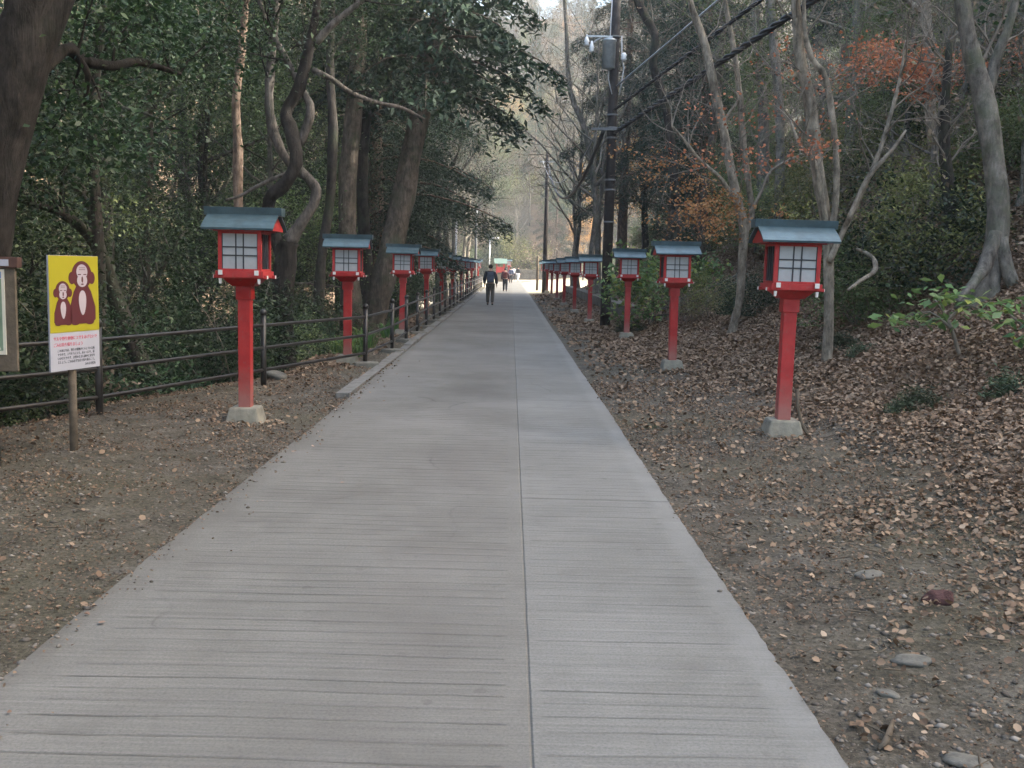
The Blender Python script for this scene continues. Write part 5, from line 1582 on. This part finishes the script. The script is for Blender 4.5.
# ------------------------------------------------------------------ people
def skin_mesh(joints, edges, levels=2):
    """joints {name: (x, y, z, radius)}; one continuous surface grown round the joined edges"""
    me = bpy.data.meshes.new('figure')
    names = list(joints)
    me.from_pydata([joints[n][:3] for n in names], [(names.index(a), names.index(b)) for a, b in edges], [])
    o = bpy.data.objects.new('figure', me); COL.objects.link(o)
    md = o.modifiers.new('skin', 'SKIN'); md.use_smooth_shade = True
    for i, n in enumerate(names):
        r = joints[n][3]; r = r if isinstance(r, tuple) else (r, r)
        me.skin_vertices[0].data[i].radius = r
    me.skin_vertices[0].data[0].use_root = True
    sb = o.modifiers.new('sub', 'SUBSURF'); sb.levels = levels; sb.render_levels = levels
    bpy.context.view_layer.update()
    out = bpy.data.meshes.new_from_object(o.evaluated_get(bpy.context.evaluated_depsgraph_get()))
    COL.objects.unlink(o); bpy.data.objects.remove(o)
    out.polygons.foreach_set('use_smooth', [True] * len(out.polygons))
    out.materials.clear()
    return out


def person(label, x, y, h, jacket, trousers, stride=.16, pack=None, bag=None, facing=0.0, lean=0.03, hat=None):
    """walking away from the camera (+y)"""
    k = h / 1.72
    def S(v): return tuple(c * k if not isinstance(c, tuple) else tuple(e * k for e in c) for c in v)
    st = stride
    J = {'pelvis': (0, 0, .93, (.15, .10)), 'waist': (0, .01, 1.05, (.135, .095)), 'chest': (0, lean, 1.27, (.155, .105)), 'upchest': (0, lean + .01, 1.40, (.125, .085)), 'neck': (0, lean + .02, 1.48, .052),
         'skull': (0, lean + .04, 1.60, (.078, .092)), 'crown': (0, lean + .03, 1.67, (.065, .075)),
         'shL': (-.18, lean, 1.39, .062), 'elL': (-.245, lean - .05 - .05, 1.13, .043), 'wrL': (-.255, lean + .04 - .05, .90, .028),
         'shR': (.18, lean, 1.39, .062), 'elR': (.245, lean - .02, 1.13, .043), 'wrR': (.265, lean + .12, .91, .028),
         'hipL': (-.09, 0, .86, .092), 'knL': (-.10, st * .6, .49, .058), 'anL': (-.10, st * .75, .09, .038), 'toeL': (-.105, st * .75 + .15, .035, .034),
         'hipR': (.09, 0, .86, .092), 'knR': (.10, -st * .15, .48, .058), 'anR': (.10, -st * .9, .10, .038), 'toeR': (.105, -st * .9 + .14, .035, .034)}
    for s, wn in ((-1, 'wrL'), (1, 'wrR')):
        wx, wy, wz, _ = J[wn]; sd = 'L' if s < 0 else 'R'
        J['palm' + sd] = (wx, wy + .01, wz - .07, (.022, .034))
        for q in range(4):
            J['f%d%s' % (q, sd)] = (wx + .002 * s, wy - .022 + .016 * q, wz - .125, .0095)
            J['t%d%s' % (q, sd)] = (wx - .012 * s, wy - .020 + .016 * q, wz - .125 - (.045, .055, .052, .040)[q], .008)
        J['thumb' + sd] = (wx - .012 * s, wy + .048, wz - .085, .010)
        J['thumbtip' + sd] = (wx - .018 * s, wy + .055, wz - .12, .008)
    E_ = [('pelvis', 'waist'), ('waist', 'chest'), ('chest', 'upchest'), ('upchest', 'neck'), ('neck', 'skull'), ('skull', 'crown')]
    for sd in 'LR':
        E_ += [('upchest', 'sh' + sd), ('sh' + sd, 'el' + sd), ('el' + sd, 'wr' + sd), ('wr' + sd, 'palm' + sd), ('palm' + sd, 'thumb' + sd), ('thumb' + sd, 'thumbtip' + sd),
               ('pelvis', 'hip' + sd), ('hip' + sd, 'kn' + sd), ('kn' + sd, 'an' + sd), ('an' + sd, 'toe' + sd)]
        for q in range(4): E_ += [('palm' + sd, 'f%d%s' % (q, sd)), ('f%d%s' % (q, sd), 't%d%s' % (q, sd))]
    JS = {n: S(v) for n, v in J.items()}
    body = link('person', skin_mesh(JS, E_, 1), M['skin'])
    tag(body, label, 'person', None)
    body.location = (x, y, .012); body.rotation_euler = (0, 0, facing)

    def grow(names, edges, add):
        d = {}
        for n in names:
            v = JS[n]; r = v[3]; d[n] = v[:3] + (tuple(e + add for e in r) if isinstance(r, tuple) else r + add,)
        return skin_mesh(d, edges, 2)
    up_n = ['pelvis', 'waist', 'chest', 'upchest', 'shL', 'elL', 'wrL', 'shR', 'elR', 'wrR']
    link('jacket', grow(up_n, [e for e in E_ if e[0] in up_n and e[1] in up_n], .034), jacket, body)
    lo_n = ['pelvis', 'hipL', 'knL', 'anL', 'hipR', 'knR', 'anR']
    link('trousers', grow(lo_n, [e for e in E_ if e[0] in lo_n and e[1] in lo_n], .030), trousers, body)
    for sd in 'LR':
        n = ['an' + sd, 'toe' + sd]; link('shoe', grow(n, [('an' + sd, 'toe' + sd)], .014), M['hair'], body)
    bm = bmesh.new(); bmesh.ops.create_uvsphere(bm, u_segments=18, v_segments=12, radius=1)
    hx, hy, hz, _ = JS['skull']
    for v in list(bm.verts):
        v.co = Vector((v.co.x * .098 * k, v.co.y * .115 * k, v.co.z * .125 * k))
    bmesh.ops.delete(bm, geom=[v for v in bm.verts if v.co.y > .05 * k and v.co.z < .045 * k or v.co.z < -.075 * k], context='VERTS')
    me = bpy.data.meshes.new('hair'); bm.to_mesh(me); bm.free(); me.transform(Matrix.Translation((hx, hy, hz + .03 * k)))
    me.polygons.foreach_set('use_smooth', [True] * len(me.polygons)); link('hair', me, hat or M['hair'], body)
    mb = MB()
    for s in (-1, 1):
        mb.add([(hx + s * .033 * k, hy + .085 * k, hz + .012 * k), (hx + s * .02 * k, hy + .09 * k, hz + .005 * k), (hx + s * .046 * k, hy + .083 * k, hz + .005 * k)], [(0, 1, 2)])
    mb.box(hx - .025 * k, hx + .025 * k, hy + .083 * k, hy + .093 * k, hz - .052 * k, hz - .045 * k)
    mb.box(hx - .012 * k, hx + .012 * k, hy + .085 * k, hy + .112 * k, hz - .03 * k, hz + .0 * k)
    mb.build('face_features', M['skin'], body)
    if pack is not None:
        mb = MB(); mb.frustum(.30 * k, .17 * k, .98 * k, .26 * k, .13 * k, 1.42 * k, 0, (lean - .20) * k); mb.build('backpack', pack, body, .045 * k)
    return body


JK = flat('jacket_black', (.016, .019, .026), .8, .3, 9); VT = flat('pack_blue', (.06, .075, .11), .8, .25, 9); TR = flat('trousers_olive', (.085, .073, .062), .85, .25, 9)
JK2 = flat('jacket_plum', (.045, .02, .035), .8, .3, 9); TR2 = flat('trousers_navy', (.018, .02, .03), .85, .25, 9); RD = flat('pack_red', (.12, .03, .03), .7, .2, 9)
WH = flat('shirt_white', (.6, .62, .66), .8, .08, 9); BL = flat('jacket_blue', (.03, .045, .10), .8, .2, 9)
person('person in black jacket and olive trousers with blue-grey backpack walking away', float(at(490, 300, 40)[0]), 40, 1.60, JK, TR, .17, VT)
person('person in dark plum coat with small red pack walking in the sunlight', float(at(505, 290, 63)[0]), 63, 1.46, JK2, TR2, .20, RD)
person('person in navy clothes walking in the sun behind the plum-coated walker', float(at(510.7, 282, 96)[0]), 96, 1.5, BL, TR2, .18)
person('person in white shirt standing at the far bend of the path', float(at(513.8, 280, 114)[0]), 114, 1.55, WH, TR2, .10)
person('person in black top and white trousers walking at the far bend', float(at(517.8, 279, 110)[0]), 110, 1.6, JK, WH, .22, facing=-.5)

# ------------------------------------------------------------------ air
mb = MB(); mb.box(-105, 105, -34, 264, -9, 128)
hm = bpy.data.materials.new('haze'); hm.use_nodes = True
hn = hm.node_tree; hn.nodes.clear()
ho = hn.nodes.new('ShaderNodeOutputMaterial'); pv = hn.nodes.new('ShaderNodeVolumePrincipled')
pv.inputs['Color'].default_value = (.92, .93, .95, 1); pv.inputs['Density'].default_value = .0009
hn.links.new(pv.outputs[0], ho.inputs['Volume'])
hz = mb.build('haze', hm); tag(hz, 'thin pale haze filling the valley', 'haze', kind='stuff')

# ------------------------------------------------------------------ light
EL, AZ = 33.0, 90.0
w = bpy.data.worlds.new('World'); SC.world = w; w.use_nodes = True
nt = w.node_tree
sky = nt.nodes.new('ShaderNodeTexSky'); sky.sky_type = 'NISHITA'; sky.sun_disc = False
sky.sun_elevation = R(EL); sky.sun_rotation = R(AZ); sky.air_density = 1.0; sky.dust_density = 4.0; sky.ozone_density = .6
nt.links.new(sky.outputs[0], nt.nodes['Background'].inputs['Color']); nt.nodes['Background'].inputs['Strength'].default_value = .15
sd = bpy.data.lights.new('sun', 'SUN'); sd.energy = 2.2; sd.angle = R(.6); sd.color = (1, .965, .91)
so_ = bpy.data.objects.new('sun', sd); COL.objects.link(so_)
sv = Vector((math.cos(R(EL)) * math.sin(R(AZ)), math.cos(R(EL)) * math.cos(R(AZ)), math.sin(R(EL))))
so_.rotation_euler = sv.to_track_quat('Z', 'Y').to_euler()
so_.location = (30, 20, 60)

SC.view_settings.view_transform = 'Standard'; SC.view_settings.look = 'None'; SC.view_settings.gamma = 1
SC.view_settings.exposure = 2.8
SC.view_settings.use_white_balance = True; SC.view_settings.white_balance_temperature = 6950; SC.view_settings.white_balance_tint = 5
SC.render.engine = 'CYCLES'
cy = SC.cycles
cy.max_bounces = 5; cy.diffuse_bounces = 3; cy.glossy_bounces = 2; cy.transmission_bounces = 3; cy.volume_bounces = 0; cy.transparent_max_bounces = 4
cy.sample_clamp_indirect = 4; cy.use_denoising = True
cy.use_adaptive_sampling = True; cy.adaptive_threshold = .015
